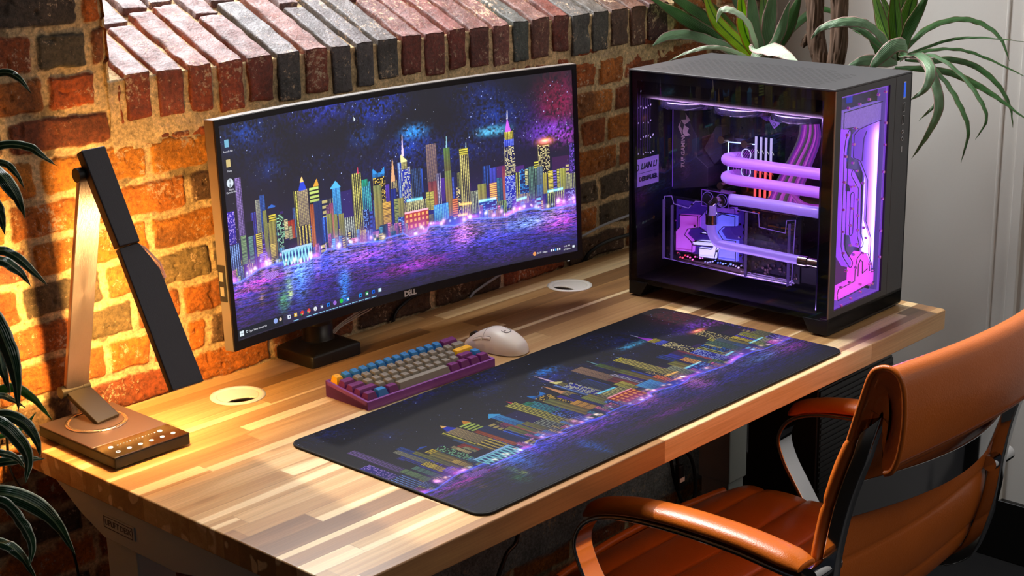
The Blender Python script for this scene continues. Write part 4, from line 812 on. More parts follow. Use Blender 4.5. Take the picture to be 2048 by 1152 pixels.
for v_,cl,lb in ((.915,'8ac8e8','Recycle Bin'),(.825,'e8d090','Fonts'),(.735,'30343c','Elgato\nCamera Hub')):
    if cl=='30343c':
        sdisc(.018,v_,.0072,wm); sdisc(.018,v_,.0064,E_('cam_dark','262830')); stext('(•)',.018,v_,.006)
    else: srect(.013,.024,v_-.017,v_+.017,E_('ic'+lb[:3],cl,.9))
    stext(lb,.020,v_-.036,.0044)
obj('cursor',MB().add([mp(*sp(.372,.925),.001),mp(*sp(.372,.90),.001),mp(*sp(.377,.908),.001)],[(0,1,2)]),wm,scr)
# ports on the left edge
pm=MB(); 
for t0_,t1_ in ((.245,.285),(.31,.35)): 
    q=strip_box(-.5035,-.4995,t0_,t1_,.010,.018,2); pm.add(q.v,q.f)
obj('side_port',pm,mat('port_metal','c8c4b8',rough=.3,metal=.8),mon)
obj('port_panel',strip_box(-.5025,-.499,.22,.38,.006,.021,2),M_DK,mon)
obj('power_light',MB().cyl(mp(.462,-.0015,.004),mp(.462,-.004,.004),.0025,n=12),emis('power_led','ffffff',1.5),mon)
# monitor arm: clamp base, post, arm to the back of the panel
arm=mon; bpy.context.view_layer.update(); ARM_M=mon.matrix_world.inverted()@Matrix.Translation((.5625,.711,.7502))
def aobj(*a,**k): o=obj(*a,**k); o.data.transform(ARM_M); return o
M_ARM=mat('satin_black','1d1a17',rough=.36,metal=.35)
b_=MB(); hw=.0565; hd=.051
def ring(w,d,r,z,n=5):
    P=[]
    for sx_,sy_,a0 in ((1,1,0),(-1,1,pi/2),(-1,-1,pi),(1,-1,1.5*pi)):
        for k in range(n): t=a0+pi/2*k/(n-1); P.append((sx_*(w-r)+r*math.cos(t),sy_*(d-r)+r*math.sin(t),z))
    return P
def loft(m,rings,cap=True,smooth=True):
    n=len(rings[0]); v=[p for r_ in rings for p in r_]; f=[(i*n+k,i*n+(k+1)%n,(i+1)*n+(k+1)%n,(i+1)*n+k) for i in range(len(rings)-1) for k in range(n)]
    m.add(v,f,smooth)
    if cap: m.add(rings[0],[tuple(range(n-1,-1,-1))]); m.add(rings[-1],[tuple(range(n))])
loft(b_,[ring(hw,hd,.007,0),ring(hw,hd,.007,.018),ring(hw-.001,hd-.001,.007,.0205),ring(hw-.004,hd-.004,.008,.0225),ring(hw-.020,hd-.018,.014,.031),ring(hw-.024,hd-.022,.018,.033)],smooth=True)
aobj('stand_base',b_,M_ARM,arm)
aobj('stand_base_slot',MB().box(-.012,.04,-.0515,-.0508,.003,.0035).box(-.012,-.0115,-.0515,-.0508,.003,.014),mat('seam','060606',rough=.6),arm)
aobj('stand_post',MB().lathe([(0,.03),(.029,.03),(.029,.034),(.0265,.035),(.0265,.060),(.0262,.0605),(.0262,.062),(.0265,.0625),(.0265,.075),(.024,.076),(.024,.12),(0,.12)],(0,0,0),n=48),M_ARM,arm)
aobj('stand_arm',MB().tube(curve([(0,.0,.095),(0,-.005,.14),(.05,.01,.20),(.12,.0,.26),(.155,-.01,.27)],6),.014,n=14),M_ARM,arm)
aobj('screen_mount',MB().box(.11,.20,-.0125,.0,.22,.32),M_ARM,arm,bevel=.002)
# ------------------------------------------------------------------ desk mat
mth=MATP[4]; matw,math_=MATP[2],MATP[3]
xs=np.linspace(0,matw,1040); ys=np.linspace(0,math_,440)
PIC2=paint(1040,440)
X,Y=np.meshgrid(xs,ys)
# rounded corners: clamp grid to rounded rectangle
R_=.022
def clampc(X,Y):
    cx=np.clip(X,R_,matw-R_); cy=np.clip(Y,R_,math_-R_); dx=X-cx; dy=Y-cy
    corner=(np.abs(dx)>0)&(np.abs(dy)>0); m_=np.maximum(np.abs(dx),np.abs(dy)); L=np.hypot(dx,dy)+1e-12
    f=np.where(corner,m_/L,1); return cx+dx*f, cy+dy*f
Xc,Yc=clampc(X,Y)
ed=np.minimum(np.minimum(X,matw-X),np.minimum(Y,math_-Y))
Zc=.0040-.0007*np.exp(-(ed/.0014)**2)+.0002*np.exp(-((ed-.003)/.001)**2)
c2=(PIC2**1.25)*.85
Vm=(np.arange(440)+.5)/440; c2=c2*np.clip(.42+(Vm-.22)/.10,.42,1)[:,None,None]   # the print is darker in the water; bord=np.clip((ed-.003)/.0012,0,1)[...,None]; c2=c2*bord
rimdark=np.array([.004,.004,.005])
M_MAT=pic_material('printed_mat_cloth',0,.36,.7,spec=.14,bump=.25)
pad=thing('desk_mat','long black desk mat printed with the night skyline','desk mat',(MATP[0],MATP[1],ZT+.0004),mth)
grid_mesh('printed_top',np.stack([Xc,Yc,Zc],-1).reshape(-1,3),1040,440,np.concatenate([c2,np.ones(c2.shape[:2]+(1,))],-1).reshape(-1,4),M_MAT,pad)
edge=[]
for (cx,cy,a0) in ((matw-R_,math_-R_,0),(R_,math_-R_,pi/2),(R_,R_,pi),(matw-R_,R_,1.5*pi)):
    for k in range(9): t=a0+pi/2*k/8; edge.append((cx+(R_-.001)*math.cos(t),cy+(R_-.001)*math.sin(t),.0019))
obj('stitched_edge',MB().tube(edge,.0019,n=8,closed=True),mat('mat_edge','0c0b0c',rough=.8,bump=.6,bscale=1500),pad)

# ------------------------------------------------------------------ desk lamp
M_LB=mat('bronze_anodised','78666a',rough=.42,metal=.8,bump=.06,bscale=60)
M_LARM=mat('brushed_rose_metal','857a80',rough=.33,metal=.9,bump=.5,bscale=60,stretch=(40,1,1),aniso=.5)
M_LHEAD=mat('brushed_black_metal','39363a',rough=.45,metal=.35,bump=.4,bscale=60,stretch=(40,1,1))
M_HINGE=mat('grey_metal','3f3a36',rough=.42,metal=.8)
lamp=thing('desk_lamp','folding metal desk lamp with square base glowing on the brick wall','desk lamp',(.0935,.6355,ZT))
obj('base',MB().box(-.0655,.0655,-.103,.103,.003,.0195),M_DK,lamp,bevel=.002)
bt=obj('base_top',MB().box(-.0655,.0655,-.045,.103,.0195,.0215),M_LB,lamp,bevel=.0008)
gl=obj('control_panel',MB().box(-.0655,.0655,-.103,-.0455,.0195,.0213),mat('glossy_brown_panel','20140e',rough=.12,coat=.6,var=.6,vscale=40),lamp,bevel=.0006)
M_IC=emis('panel_icons','ffe6d0',1.6)
for i in range(6):
    x=-.048+i*.0192; r_=MB().tube([(x+.0031*math.cos(k*pi/6),-.0855+.0031*math.sin(k*pi/6),.0216) for k in range(12)],.0006,n=4,closed=True)
    if i!=0: r_.cyl((x,-.0855,.0213),(x,-.0855,.0217),.0018,n=10)
    obj('touch_icon',r_,M_IC,gl)
for x in (-.046,.040): obj('touch_icon',MB().tube([(x+.0033*math.cos(k*pi/6),-.063+.0033*math.sin(k*pi/6),.0216) for k in range(12)],.0007,n=4,closed=True).cyl((x,-.063,.0213),(x,-.063,.0217),.0016,n=10),M_IC,gl)
dm=MB()
for i in range(13):
    x=-.034+i*.0054; dm.cyl((x,-.063,.0213),(x,-.063,.0217),.0013 if i in(0,4,8,12) else .0007,n=8)
obj('dimmer_scale',dm,M_IC,gl)
tcx,tcy=-.001,.044
obj('turntable',MB().lathe([(0,.0215),(.0475,.0215),(.0475,.0235),(.045,.0245),(.041,.0245),(.041,.0225),(0,.0225)],(tcx,tcy,0),n=56),mat('polished_ring','c8b8b2',rough=.16,metal=.9),lamp)
obj('turntable_plate',MB().cyl((tcx,tcy,.022),(tcx,tcy,.0238),.0405,n=56,smooth=False),M_LB,lamp)
# joints, in lamp coordinates (x across, y towards the wall)
hA=Vector((tcx+.004,.102,.0615)); foot=Vector((tcx+.012,.030,.024)); top_=Vector((.004,-.010,.418)); tip=Vector((.0115,-.168,.120))
def slab(name,p,q_,w,t,m_,par,bev=.0015,x=(1,0,0),w2=None):
    p=Vector(p);q_=Vector(q_); d=(q_-p).normalized(); X_=Vector(x); X_=(X_-d*X_.dot(d)).normalized(); n_=X_.cross(d).normalized(); w2=w if w2 is None else w2
    v=[]
    for P,ww in ((p,w),(q_,w2)):
        for b_ in (-1,1):
            for a_ in (-1,1): v.append(P+X_*(a_*ww/2)+n_*(b_*t/2))
    return obj(name,MB().hexa(v),m_,par,bevel=bev)
slab('bracket',foot,hA+Vector((0,-.004,-.002)),.042,.009,M_HINGE,lamp)
obj('hinge',MB().cyl(hA+Vector((-.027,0,0)),hA+Vector((-.011,0,0)),.0095).cyl(hA+Vector((-.0105,0,0)),hA+Vector((.0095,0,0)),.0085).cyl(hA+Vector((.010,0,0)),hA+Vector((.022,0,0)),.0095),M_HINGE,lamp)
slab('lower_arm',hA+Vector((0,-.002,.002)),top_+Vector((-.006,.0,0)),.040,.0085,M_LARM,lamp)
obj('elbow',MB().cyl(top_+Vector((-.030,0,0)),top_+Vector((.018,0,0)),.0105),M_DK,lamp)
hd_=(tip-top_).normalized(); up=Vector((1,0,0)); nrm=up.cross(hd_).normalized()
if nrm.y<0: nrm=-nrm     # towards the wall / table
T0_=top_-hd_*.030-nrm*.013; mid=top_+hd_*.118-nrm*.010
slab('upper_bar',T0_,mid,.040,.017,M_LHEAD,lamp,w2=.036,bev=.002)
# wide head with a cut corner
def hp(a,b,c): return mid+hd_*a+up*b-nrm*c
L_=(tip-mid).length
hv=MB(); outl=[(.002,-.018),(.0,.016),(.045,.0335),(L_,.0325),(L_,-.0215)]
# outline: a along head, b across
n=len(outl); vv=[hp(a,b,-.006) for a,b in outl]+[hp(a,b,.006) for a,b in outl]
hv.add(vv,[tuple(range(n-1,-1,-1)),tuple(range(n,2*n))]+[(i,(i+1)%n,n+(i+1)%n,n+i) for i in range(n)])
hd=obj('lamp_head',hv,M_LHEAD,lamp,bevel=.0015)
cw=MB(); ol=[(.002,.0165),(.008,.0245),(.036,.0395),(.058,.0395),(.062,.0345),(.046,.0345)]
n=len(ol); vv=[hp(a,b,-.005) for a,b in ol]+[hp(a,b,.005) for a,b in ol]
cw.add(vv,[tuple(range(n-1,-1,-1)),tuple(range(n,2*n))]+[(i,(i+1)%n,n+(i+1)%n,n+i) for i in range(n)])
obj('clear_corner',cw,mat('clear_acrylic_pale','f4e8f0',rough=.05,trans=.85,ior=1.45),lamp,bevel=.0008)
M_LED=emis('warm_led_panel','ffc56e',290)
lv=MB(); ol=[(.012,-.016),(.012,.012),(.05,.030),(L_*.68,.029),(L_*.68,-.017)]
n=len(ol); lv.add([hp(a,b,-.0063) for a,b in ol],[tuple(range(n))]); obj('led_panel',lv,M_LED,hd)
# ------------------------------------------------------------------ keyboard
kth=-.0205
kb=thing('mechanical_keyboard','compact purple mechanical keyboard with grey, blue and yellow keycaps','keyboard',(.4305,.436,ZT),kth)
KW,KD=.2865,.1045; hf,hb=.0145,.0275
M_KC=mat('purple_anodised','84478f',rough=.38,metal=.1); 
rim=.0045
case=MB().prism([(0,.0),(KD,.0),(KD,hb),(KD-rim,hb-.0006),(KD-rim,hb-.006),(rim,hf-.005),(rim,hf+.0004),(0,hf)],'x',0,KW)
obj('case',case,M_KC,kb,bevel=.0006)
for x0,x1 in ((0,rim),(KW-rim,KW)): obj('case_side',MB().prism([(.0002,.0002),(KD-.0002,.0002),(KD-.0002,hb),(.0002,hf)],'x',x0+.0001*(x0>0),x1-.0001),M_KC,kb,bevel=.0005)
KC={'y':mat('yellow_keycap','f0b014',rough=.42),'b':mat('blue_keycap','2a78b4',rough=.45),'p':mat('purple_keycap','6e2262',rough=.45),'g':mat('grey_keycap','857b6a',rough=.5)}
rows=[[('y',1)]+[('b',1)]*12+[('p',2)],
[('p',1.5)]+[('g',1)]*12+[('g',1.5)],
[('p',1.75)]+[('g',1)]*11+[('y',2.25)],
[('p',2.25)]+[('g',1)]*10+[('p',1.75),('b',1)],
[('p',1.25),('b',1.25),('p',1.25),('g',6.25),('p',1.25),('p',1.25),('p',1.25),('p',1.25)]]
U_=(KW-2*rim-.001)/15; V_=(KD-2*rim-.001)/5; sl=math.atan((hb-hf)/KD)
M_LEG=mat('legend_ink','2a2030',rough=.6)
names_=[['Esc']+list('1234567890-=')+['Back'],['Tab']+list('QWERTYUIOP[]')+['\\'],['Caps']+list("ASDFGHJKL;'")+['Enter'],['Shift']+list('ZXCVBNM,./')+['Shift','↑'],['Ctrl','Win','Alt','','Alt','←','↓','→']]
for ri,row in enumerate(rows):
    x=rim+.0005; yc=KD-rim-.0005-V_*(ri+.5)
    tilt=[.10,.05,0,-.06,-.10][ri]; hh=[.0105,.0092,.0085,.0088,.0092][ri]
    for ki,(c_,w) in enumerate(row):
        ww=w*U_; xc=x+ww/2; x+=ww
        zb=hf+(hb-hf)*(yc/KD)-.0035
        a=ww/2-.0005; b=V_/2-.0005; ta=a-.0030; tb=b-.0034
        v=[]
        zt=[]
        for (A,B,z) in ((a,b,0),(ta,tb,1)):
            for sy in (-1,1):
                for sx_ in (-1,1):
                    yy_=yc+sy*B+(0.0008 if z else 0)
                    zz_=zb+(hb-hf)/KD*sy*B+ (hh+.0025+tilt*sy*B if z else 0)
                    v.append((xc+sx_*A,yy_,zz_))
        k=obj('keycap',MB().hexa(v),KC[c_],kb,bevel=.0007,seg=2)
        if c_=='y' or (c_=='b' and ri>2): plabel(k,('yellow' if c_=='y' else 'blue')+' keycap')
        s_=names_[ri][ki]
        if s_ and s_!='Win':
            P=Vector((xc-(0.0 if w<1.3 else 0),yc+.0012,(v[4][2]+v[6][2])/2+.00012))
            nl=Vector(v[6])-Vector(v[4])
            text(s_,.0042 if len(s_)==1 else .0030,M_LEG,k,frame(P,(1,0,0),nl),name='legend',ext=0)
# ------------------------------------------------------------------ mouse
ms=thing('computer_mouse','white wireless mouse with grey logo resting behind the desk mat','mouse',(.787,.4935,ZT),.17)
M_MS=mat('matt_white_mouse','e3d6c8',rough=.38,sss=.05)
def mouse_pt(u,v):
    # u 0..1 rear to front, v angle 0..pi over the top from right to left
    L=.125; y=-L/2+L*u
    hw_=.0318*(1-abs(2*u-1)**3.2)**.42*(1-.10*math.exp(-((u-.58)/.16)**2))
    hz=.0395*(math.sin(pi*min(1,max(0,(u*.93+.035))))**.62)*(1-.22*max(0,u-.5)*2*max(0,u-.45))
    if u>.5: hz*=1-.28*((u-.5)/.5)**1.5
    hz*=min(1,(u/.06))**.5*min(1,((1-u)/.03)+.25)**.5
    c,s=math.cos(v),math.sin(v)
    return Vector((hw_*math.copysign(abs(c)**.72,c),y,.0015+hz*abs(s)**.86))
m=MB(); nu,nv=44,28; vv=[mouse_pt(.001+.998*i/nu,pi*j/nv) for i in range(nu+1) for j in range(nv+1)]
m.add(vv,[(i*(nv+1)+j,i*(nv+1)+j+1,(i+1)*(nv+1)+j+1,(i+1)*(nv+1)+j) for i in range(nu) for j in range(nv)],True)
bot=[vv[i*(nv+1)] for i in range(nu+1)]+[vv[i*(nv+1)+nv] for i in range(nu,-1,-1)]
m.add(bot,[tuple(range(len(bot)))])
m.add(vv[:nv+1],[tuple(range(nv+1))]); m.add(vv[-(nv+1):],[tuple(range(nv+1))])
shell=obj('shell',m,M_MS,ms)
M_SEAM=mat('mouse_seam','8a7f76',rough=.6); M_MG=mat('mouse_grey','8f8c88',rough=.4)
wl=mouse_pt(.86,pi/2)
obj('scroll_wheel',MB().cyl((-.0035,wl.y,wl.z-.006),(.0035,wl.y,wl.z-.006),.0105,n=32),mat('wheel_rubber','26221f',rough=.5),ms)
sm_=MB()
sm_.tube([mouse_pt(.60+.36*k/14,pi/2+.06)+Vector((0,0,.0001)) for k in range(9)],.0004,n=6)
sm_.tube([mouse_pt(.60,pi*(.16+.68*k/20))+Vector((0,0,.0001)) for k in range(21)],.0004,n=6)
obj('button_seam',sm_,M_SEAM,ms)
for u0,u1 in ((.46,.60),(.62,.76)):
    q=MB(); P=[]
    for i in range(9):
        for j in range(5):
            u_=u0+(u1-u0)*i/8; v_=pi*(.765+.062*j/4); p=mouse_pt(u_,v_); nn=Vector((p.x,0,p.z*.35)).normalized(); e_=min(1,min(i,8-i)/1.5)*min(1,min(j,4-j)/1.0); P.append(p+nn*(.0012*e_-.0002))
    q.add(P,[(i*5+j,i*5+j+1,(i+1)*5+j+1,(i+1)*5+j) for i in range(8) for j in range(4)],True); obj('side_button',q,M_MS,ms)
    ol_=[mouse_pt(u0+(u1-u0)*t,pi*.765) for t in (0,.33,.66,1)]+[mouse_pt(u0+(u1-u0)*t,pi*.827) for t in (1,.66,.33,0)]
    obj('button_seam',MB().tube([p+Vector((-.0002,0,.0001)) for p in ol_],.0003,n=5,closed=True),M_SEAM,ms)
# logo: open ring with a tail
def onm(dx,dy):
    u_=.33+dx/.125
    v_=pi/2-dy/.032*.95
    return mouse_pt(u_,v_)+Vector((0,0,.0002))
g=MB(); pts=[onm(.0068*math.cos(t),.0068*math.sin(t)) for t in [0.55+ (2*pi-1.5)*k/22 for k in range(23)]]
g.tube(pts,.0009,n=6); g.tube([onm(0,-.0005),onm(.0,-.0062)],.0009,n=6)
obj('logo',g,M_MG,ms)
# ------------------------------------------------------------------ computer
PX,PY,PT=PCP
pc=thing('desktop_computer','black glass sided computer tower glowing violet inside','computer',(PX,PY,ZT+.0004),PT)
W_,L0,H_=.2658,.4458,.4436
M_CASE=mat('graphite_aluminium','454548',rough=.45,metal=.25,bump=.05,bscale=300); M_INN=mat('inner_black','0a0a0c',rough=.5)
M_CASE2=mat('black_steel','131314',rough=.4,metal=.3)
M_GL=glass('smoked_glass',(.68,.68,.71),0,1.4)
def pobj(name,mb,m_,par=None,**k): return obj(name,mb,m_,par or pc,**k)
# frame
tp=pobj('top_panel',MB().box(0,W_,0,L0,H_-.0035,H_),M_CASE,bevel=.0008)
vs=MB(); rv=random.Random(3)
for i in range(19):
    for j in range(22):
        x=.030+i*.0088; y=.050+j*.0165+(i%2)*.0082
        if y>.40 or (x>.165 and y<.10): continue
        vs.box(x,x+.0022,y,y+.0105,H_-.0005,H_+.00012)
pobj('vent_slots',vs,mat('vent_shade','1f1f20',rough=.7),tp)  # dark boxes stand in for the shade inside the vent holes
pobj('bottom_panel',MB().box(.006,W_,0,L0,.026,.034),M_CASE2)
pobj('right_panel',MB().box(W_-.004,W_,.0,L0,.030,H_-.0038),M_CASE2)
rearw=MB().box(.0,W_-.004,L0-.004,L0,.030,H_-.0038); pobj('rear_panel',rearw,M_CASE2)
# front: frame round the window
fr=MB(); fr.box(.0035,.021,0,.0001,.034,.0345); wx0,wx1,wz0,wz1=.021,.187,.045,.4285
for b_ in ((.0035,wx0,.034,H_-.0038),(wx1,.2068,.034,H_-.0038),(wx0,wx1,.034,wz0),(wx0,wx1,wz1,H_-.0038)): fr.box(b_[0],b_[1],0,.012,b_[2],b_[3])
pobj('front_frame',fr,M_CASE,bevel=.0004)
io=pobj('port_strip',MB().box(.2076,W_,0,.02,.030,H_-.0040),M_CASE,bevel=.0006)
pobj('front_skirt',MB().box(.0005,W_,0,.016,.006,.0335),M_CASE2,bevel=.0008)
pobj('side_post',MB().box(.0003,.0035,.0,.0016,.034,H_-.0038),mat('bronze_edge','8b7460',rough=.3,metal=.7))
# ports
M_PORT=mat('port_silver','b8b6b8',rough=.25,metal=.85); M_BLUE=emis('blue_port','1050ff',.9)
def fbox(x0,x1,z0,z1,y0,y1): return MB().box(x0,x1,y0,y1,z0,z1)
u1=pobj('usb_port',fbox(.2345,.2435,.397,.428,-.0006,.002),M_PORT,io); 
u1b=pobj('usb_port_insert',fbox(.2355,.2425,.399,.426,-.0009,.002),mat('usb_blue','1a63e8',rough=.3,emit='1a5cff',es=.5),io)
for zc in (.381,.358):
    pobj('usb_port',fbox(.2352,.2428,zc-.0085,zc+.0085,-.0006,.002),M_PORT,io); pobj('usb_port_insert',fbox(.2362,.2418,zc-.0075,zc+.0075,-.0009,.002),M_INN,io)
for zc in (.336,.323): pobj('audio_jack',MB().tube([(.238+.0032*math.cos(k*pi/8),-.0004,zc+.0032*math.sin(k*pi/8)) for k in range(16)],.0008,n=6,closed=True),M_PORT,io); pobj('audio_hole',MB().cyl((.238,-.0002,zc),(.238,.002,zc),.0026,n=16),M_INN,io)
pobj('power_button',fbox(.2367,.2395,.298,.309,-.0006,.002),M_PORT,io)
# feet
for y0,y1,ya,yb in ((0,.052,0,.037),(L0-.045,L0,L0-.028,L0)):
    f_=MB().prism([(y0,.030),(y1,.030),(yb if y0==0 else L0,.0035),(ya,.0035)],'x',.0003,W_-.002); pobj('foot',f_,M_CASE2,bevel=.0008)
    q0=.004 if y0==0 else L0-.026
    pobj('rubber_pad',MB().box(.01,W_-.012,q0,q0+.022,0,.0036),mat('rubber','0a0a0a',rough=.8))
# side glass
sg=pobj('side_glass',MB().box(.0,.003,.0015,L0-.001,.030,H_-.0040),M_GL)
bk=MB()
for y0,y1,z0,z1 in ((.0015,.0245,.030,H_-.0040),(L0-.017,L0-.001,.030,H_-.0040),(.0245,L0-.017,.030,.037),(.0245,L0-.017,.4225,H_-.0040)): bk.box(.0030,.0036,y0,y1,z0,z1)
pobj('glass_border',bk,mat('black_border','040404',rough=.3),sg)
# interior walls
XT=.176
pobj('motherboard_tray',MB().box(XT,XT+.002,.02,L0-.004,.034,H_-.0038),M_INN)
M_PCB=mat('motherboard_black','131318',rough=.62,bump=.6,bscale=260,var=.6,vscale=90)
mbp=pobj('motherboard',MB().box(XT-.004,XT,.125,L0-.012,.120,.395),M_PCB)
cm=MB(); rm_=random.Random(8)
for k in range(120):
    y=rm_.uniform(.13,.43); z=rm_.uniform(.125,.39); s_=rm_.uniform(.001,.004); cm.box(XT-.004-s_,XT-.004,y,y+rm_.uniform(.002,.008),z,z+rm_.uniform(.002,.008))
pobj('board_components',cm,mat('component_grey','33323c',rough=.35,metal=.4),mbp)
shd=MB().prism([(.438,.372),(.398,.372),(.398,.33),(.380,.303),(.380,.262),(.352,.244),(.352,.205),(.438,.190)],'x',.128,XT-.004); so_=pobj('heatsink_shroud',shd,mat('shroud_grey','3c3a40',rough=.5,metal=.3),mbp,bevel=.0015)
M_LT=mat('pale_print','b9a79a',rough=.6)
text('TUF GAMING',.0118,M_LT,so_,frame((.1277,.4115,.272),(0,0,1),(0,1,0)),name='shroud_lettering',ext=.0002,bold=.0002)
em=MB()
for poly in ([(.395,.332),(.407,.345),(.404,.333),(.417,.331),(.409,.322),(.404,.325)],[(.409,.321),(.398,.316),(.402,.308),(.395,.303),(.407,.299),(.413,.309)],[(.418,.328),(.424,.316),(.417,.304),(.414,.312),(.419,.318)]): em.prism(poly,'x',.1274,.1279)
pobj('emblem',em,M_LT,so_)
hx=MB().prism([(.350,.322),(.336,.322),(.336,.262),(.352,.246),(.378,.275)],'x',.150,XT-.004); pobj('heatsink',hx,mat('heatsink_grey','4a4a50',rough=.4,metal=.5),mbp,bevel=.001)
pobj('led_line',MB().box(.1275,.1279,.4365,.4375,.195,.352),emis('violet_line','8a50e8',1.2),so_)
# rear wall: fan slots, sticker
rs=MB()
for i in range(7): rs.box(.012+i*.0078,.0135+i*.0078,L0-.0052,L0-.0042,.275,.405)
pobj('rear_slots',rs,mat('rear_slot','3d2c50',rough=.5),rearw and None)
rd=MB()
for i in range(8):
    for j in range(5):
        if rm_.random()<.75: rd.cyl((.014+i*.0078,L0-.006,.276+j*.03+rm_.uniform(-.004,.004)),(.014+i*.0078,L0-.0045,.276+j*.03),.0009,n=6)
pobj('slot_light_dots',rd,mat('hole_light','e8e0f0',rough=.3,emit='d8c8ff',es=.6))  # glowing dots painted for light coming through the rear vent holes
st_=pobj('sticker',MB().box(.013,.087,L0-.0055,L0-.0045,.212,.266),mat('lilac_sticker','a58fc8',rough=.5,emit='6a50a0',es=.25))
M_SK=mat('sticker_ink','1c1430',rough=.5)
text('LIAN LI',.0155,M_SK,st_,frame((.055,L0-.0058,.2505),(1,0,0),(0,0,1)),name='sticker_lettering',bold=.0006,shear=.2)
text('DER8AUER',.0118,M_SK,st_,frame((.053,L0-.0058,.226),(1,0,0),(0,0,1)),name='sticker_lettering',bold=.0007)
pobj('sticker_line',MB().box(.022,.080,L0-.0058,L0-.0054,.2375,.2381),M_SK,st_)
pobj('sticker_mark',MB().tube([(.0195+.0035*math.cos(k*pi/4),L0-.0057,.2505+.006*math.sin(k*pi/4)) for k in range(8)],.0011,n=5,closed=True),M_SK,st_)
# top radiator with fans
rad=pobj('radiator',MB().box(.02,.150,.05,.43,.392,.430),mat('radiator_black','101014',rough=.4))
for k in range(3):
    yc=.115+k*.125
    pobj('fan',MB().lathe([(.056,-.02),(.058,-.02),(.058,0),(.056,0),(.056,-.02)],(.085,yc,.390),n=40),mat('fan_ring','1a1a22',rough=.2,coat=.5),rad)
    pobj('fan_glint',MB().tube([(.085+.0525*math.cos(t),yc+.0525*math.sin(t),.3695) for t in [pi*.75+.5*j/8 for j in range(9)]],.0012,n=6),emis('glint_violet','a070ff',3),rad)  # emissive arc paints the violet glint on the fan ring
pobj('radiator_rail',MB().box(.018,.020,.03,.43,.388,.398),mat('rail_grey','4a4540',rough=.4,metal=.5),rad)
# coolant materials; emission stands in for LED light in the fluid
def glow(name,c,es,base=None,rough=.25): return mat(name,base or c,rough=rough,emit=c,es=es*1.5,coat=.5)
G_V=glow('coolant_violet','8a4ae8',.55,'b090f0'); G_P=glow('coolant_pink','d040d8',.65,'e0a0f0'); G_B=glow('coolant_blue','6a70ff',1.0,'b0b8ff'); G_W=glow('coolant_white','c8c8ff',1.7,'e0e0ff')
M_ACR=glass('clear_acrylic',(.90,.86,.95),.02,1.45,.03); M_CHR=mat('nickel','c8c0b8',rough=.14,metal=1)
M_EDGE=emis('lit_acrylic_edge','8a4ae0',1.1); M_ORING=mat('oring_black','0a0612',rough=.4)
# graphics card with water block, facing the glass
gp=pobj('graphics_card',MB().box(.088,.094,.114,.420,.060,.187),M_PCB)
gb=MB(); rg=random.Random(2)
for k in range(150):
    y=rg.uniform(.118,.225) if k<90 else rg.uniform(.118,.415); z=rg.uniform(.064,.184); s_=rg.uniform(.001,.004); gb.box(.088-s_,.088,y,y+rg.uniform(.0015,.006),z,z+rg.uniform(.0015,.005))
pobj('card_components',gb,mat('gold_component','6a5a48',rough=.3,metal=.6),gp)
pobj('gold_contacts',MB().box(.0865,.0875,.130,.185,.160,.163),mat('gold','c89040',rough=.3,metal=1),gp)
blk=pobj('block_plate',MB().prism(GPU['outline'],'x',.068,.080),M_ACR,gp)
el=GPU['outline']; eb=MB().tube([(.068,a,b) for a,b in el],.0009,n=5,closed=True,up=(1,0,0)); pobj('plate_edge',eb,emis('edge_lilac','a878ff',.9),gp)
GPU.update({'e':[(0.328,0.159),(0.314,0.175),(0.312,0.15),(0.293,0.149),(0.292,0.135),(0.306,0.13),(0.32,0.137),(0.328,0.14)],'f':[(0.29,0.185),(0.248,0.189),(0.246,0.178),(0.276,0.176),(0.29,0.176)],'g':[(0.371,0.131),(0.355,0.132),(0.362,0.111),(0.376,0.114)]})
pobj('glow_fill_plate',MB().box(.081,.084,.236,.392,.082,.184),mat('violet_fill','3a2470',rough=.4,emit='5a30c8',es=.5),gp)  # added glowing plate, fills the water block with violet light
for k,m_ in (('a',G_P),('b',G_W),('c',G_B),('d',G_W),('e',G_V),('f',G_V)):
    o_=pobj('coolant_channel',MB().prism(GPU[k],'x',.072,.079),m_,gp)
    pobj('channel_seal',MB().tube([(.0675,a,b) for a,b in GPU[k]],.0010,n=5,closed=True),M_ORING,o_)
pobj('led_bar',MB().prism(GPU['bottombar'],'x',.074,.080),mat('brown_bar','3a2820',rough=.4,metal=.4),gp)
leds=MB(); cols=['ff4060','ff60c0','e080ff','b0a0ff','6070ff','8090ff','c0a0ff']
for k in range(26):
    t=k/25; y=.378-(.378-.230)*t; z=.0775+rg.uniform(-.004,.004)
    o_=pobj('led',MB().cyl((.0665,y,z),(.069,y,z),rg.uniform(.0009,.0019),n=8),emis('led_%d'%k,cols[min(6,int(t*7))],rg.uniform(1.5,5)),gp)
for (y,z) in ((.406,.168),(.372,.172),(.345,.183),(.318,.186),(.300,.176),(.385,.145),(.338,.142),(.335,.112),(.30,.148),(.285,.10),(.238,.185),(.235,.135),(.232,.10),(.228,.07),(.235,.16),(.40,.075),(.376,.08),(.20,.15),(.196,.09),(.15,.07),(.13,.082)): pobj('block_screw',MB().cyl((.0655,y,z),(.069,y,z),.0022,n=14),M_CHR,gp)
M_CAPA=mat('cap_dark','2a2630',rough=.3,metal=.5)
for k in range(8): pobj('capacitor',MB().cyl((.075,.229,.068+k*.0125),(.084,.229,.068+k*.0125),.0045,n=16),M_CAPA,gp)
for a,b in (('vbar1',None),('vbar2',None),('vbar3',None),('vbar4',None)):
    p0,p1=GPU[a]; pobj('plate_rib',MB().box(.064,.070,(p0[0]+p1[0])/2-.0012,(p0[0]+p1[0])/2+.0012,p1[1],p0[1]),emis('rib_glow','9068d8',.45),gp)
tm=pobj('terminal',MB().prism([(.316,.187),(.316,.218),(.254,.218),(.254,.187)],'x',.058,.080),M_ACR,gp)
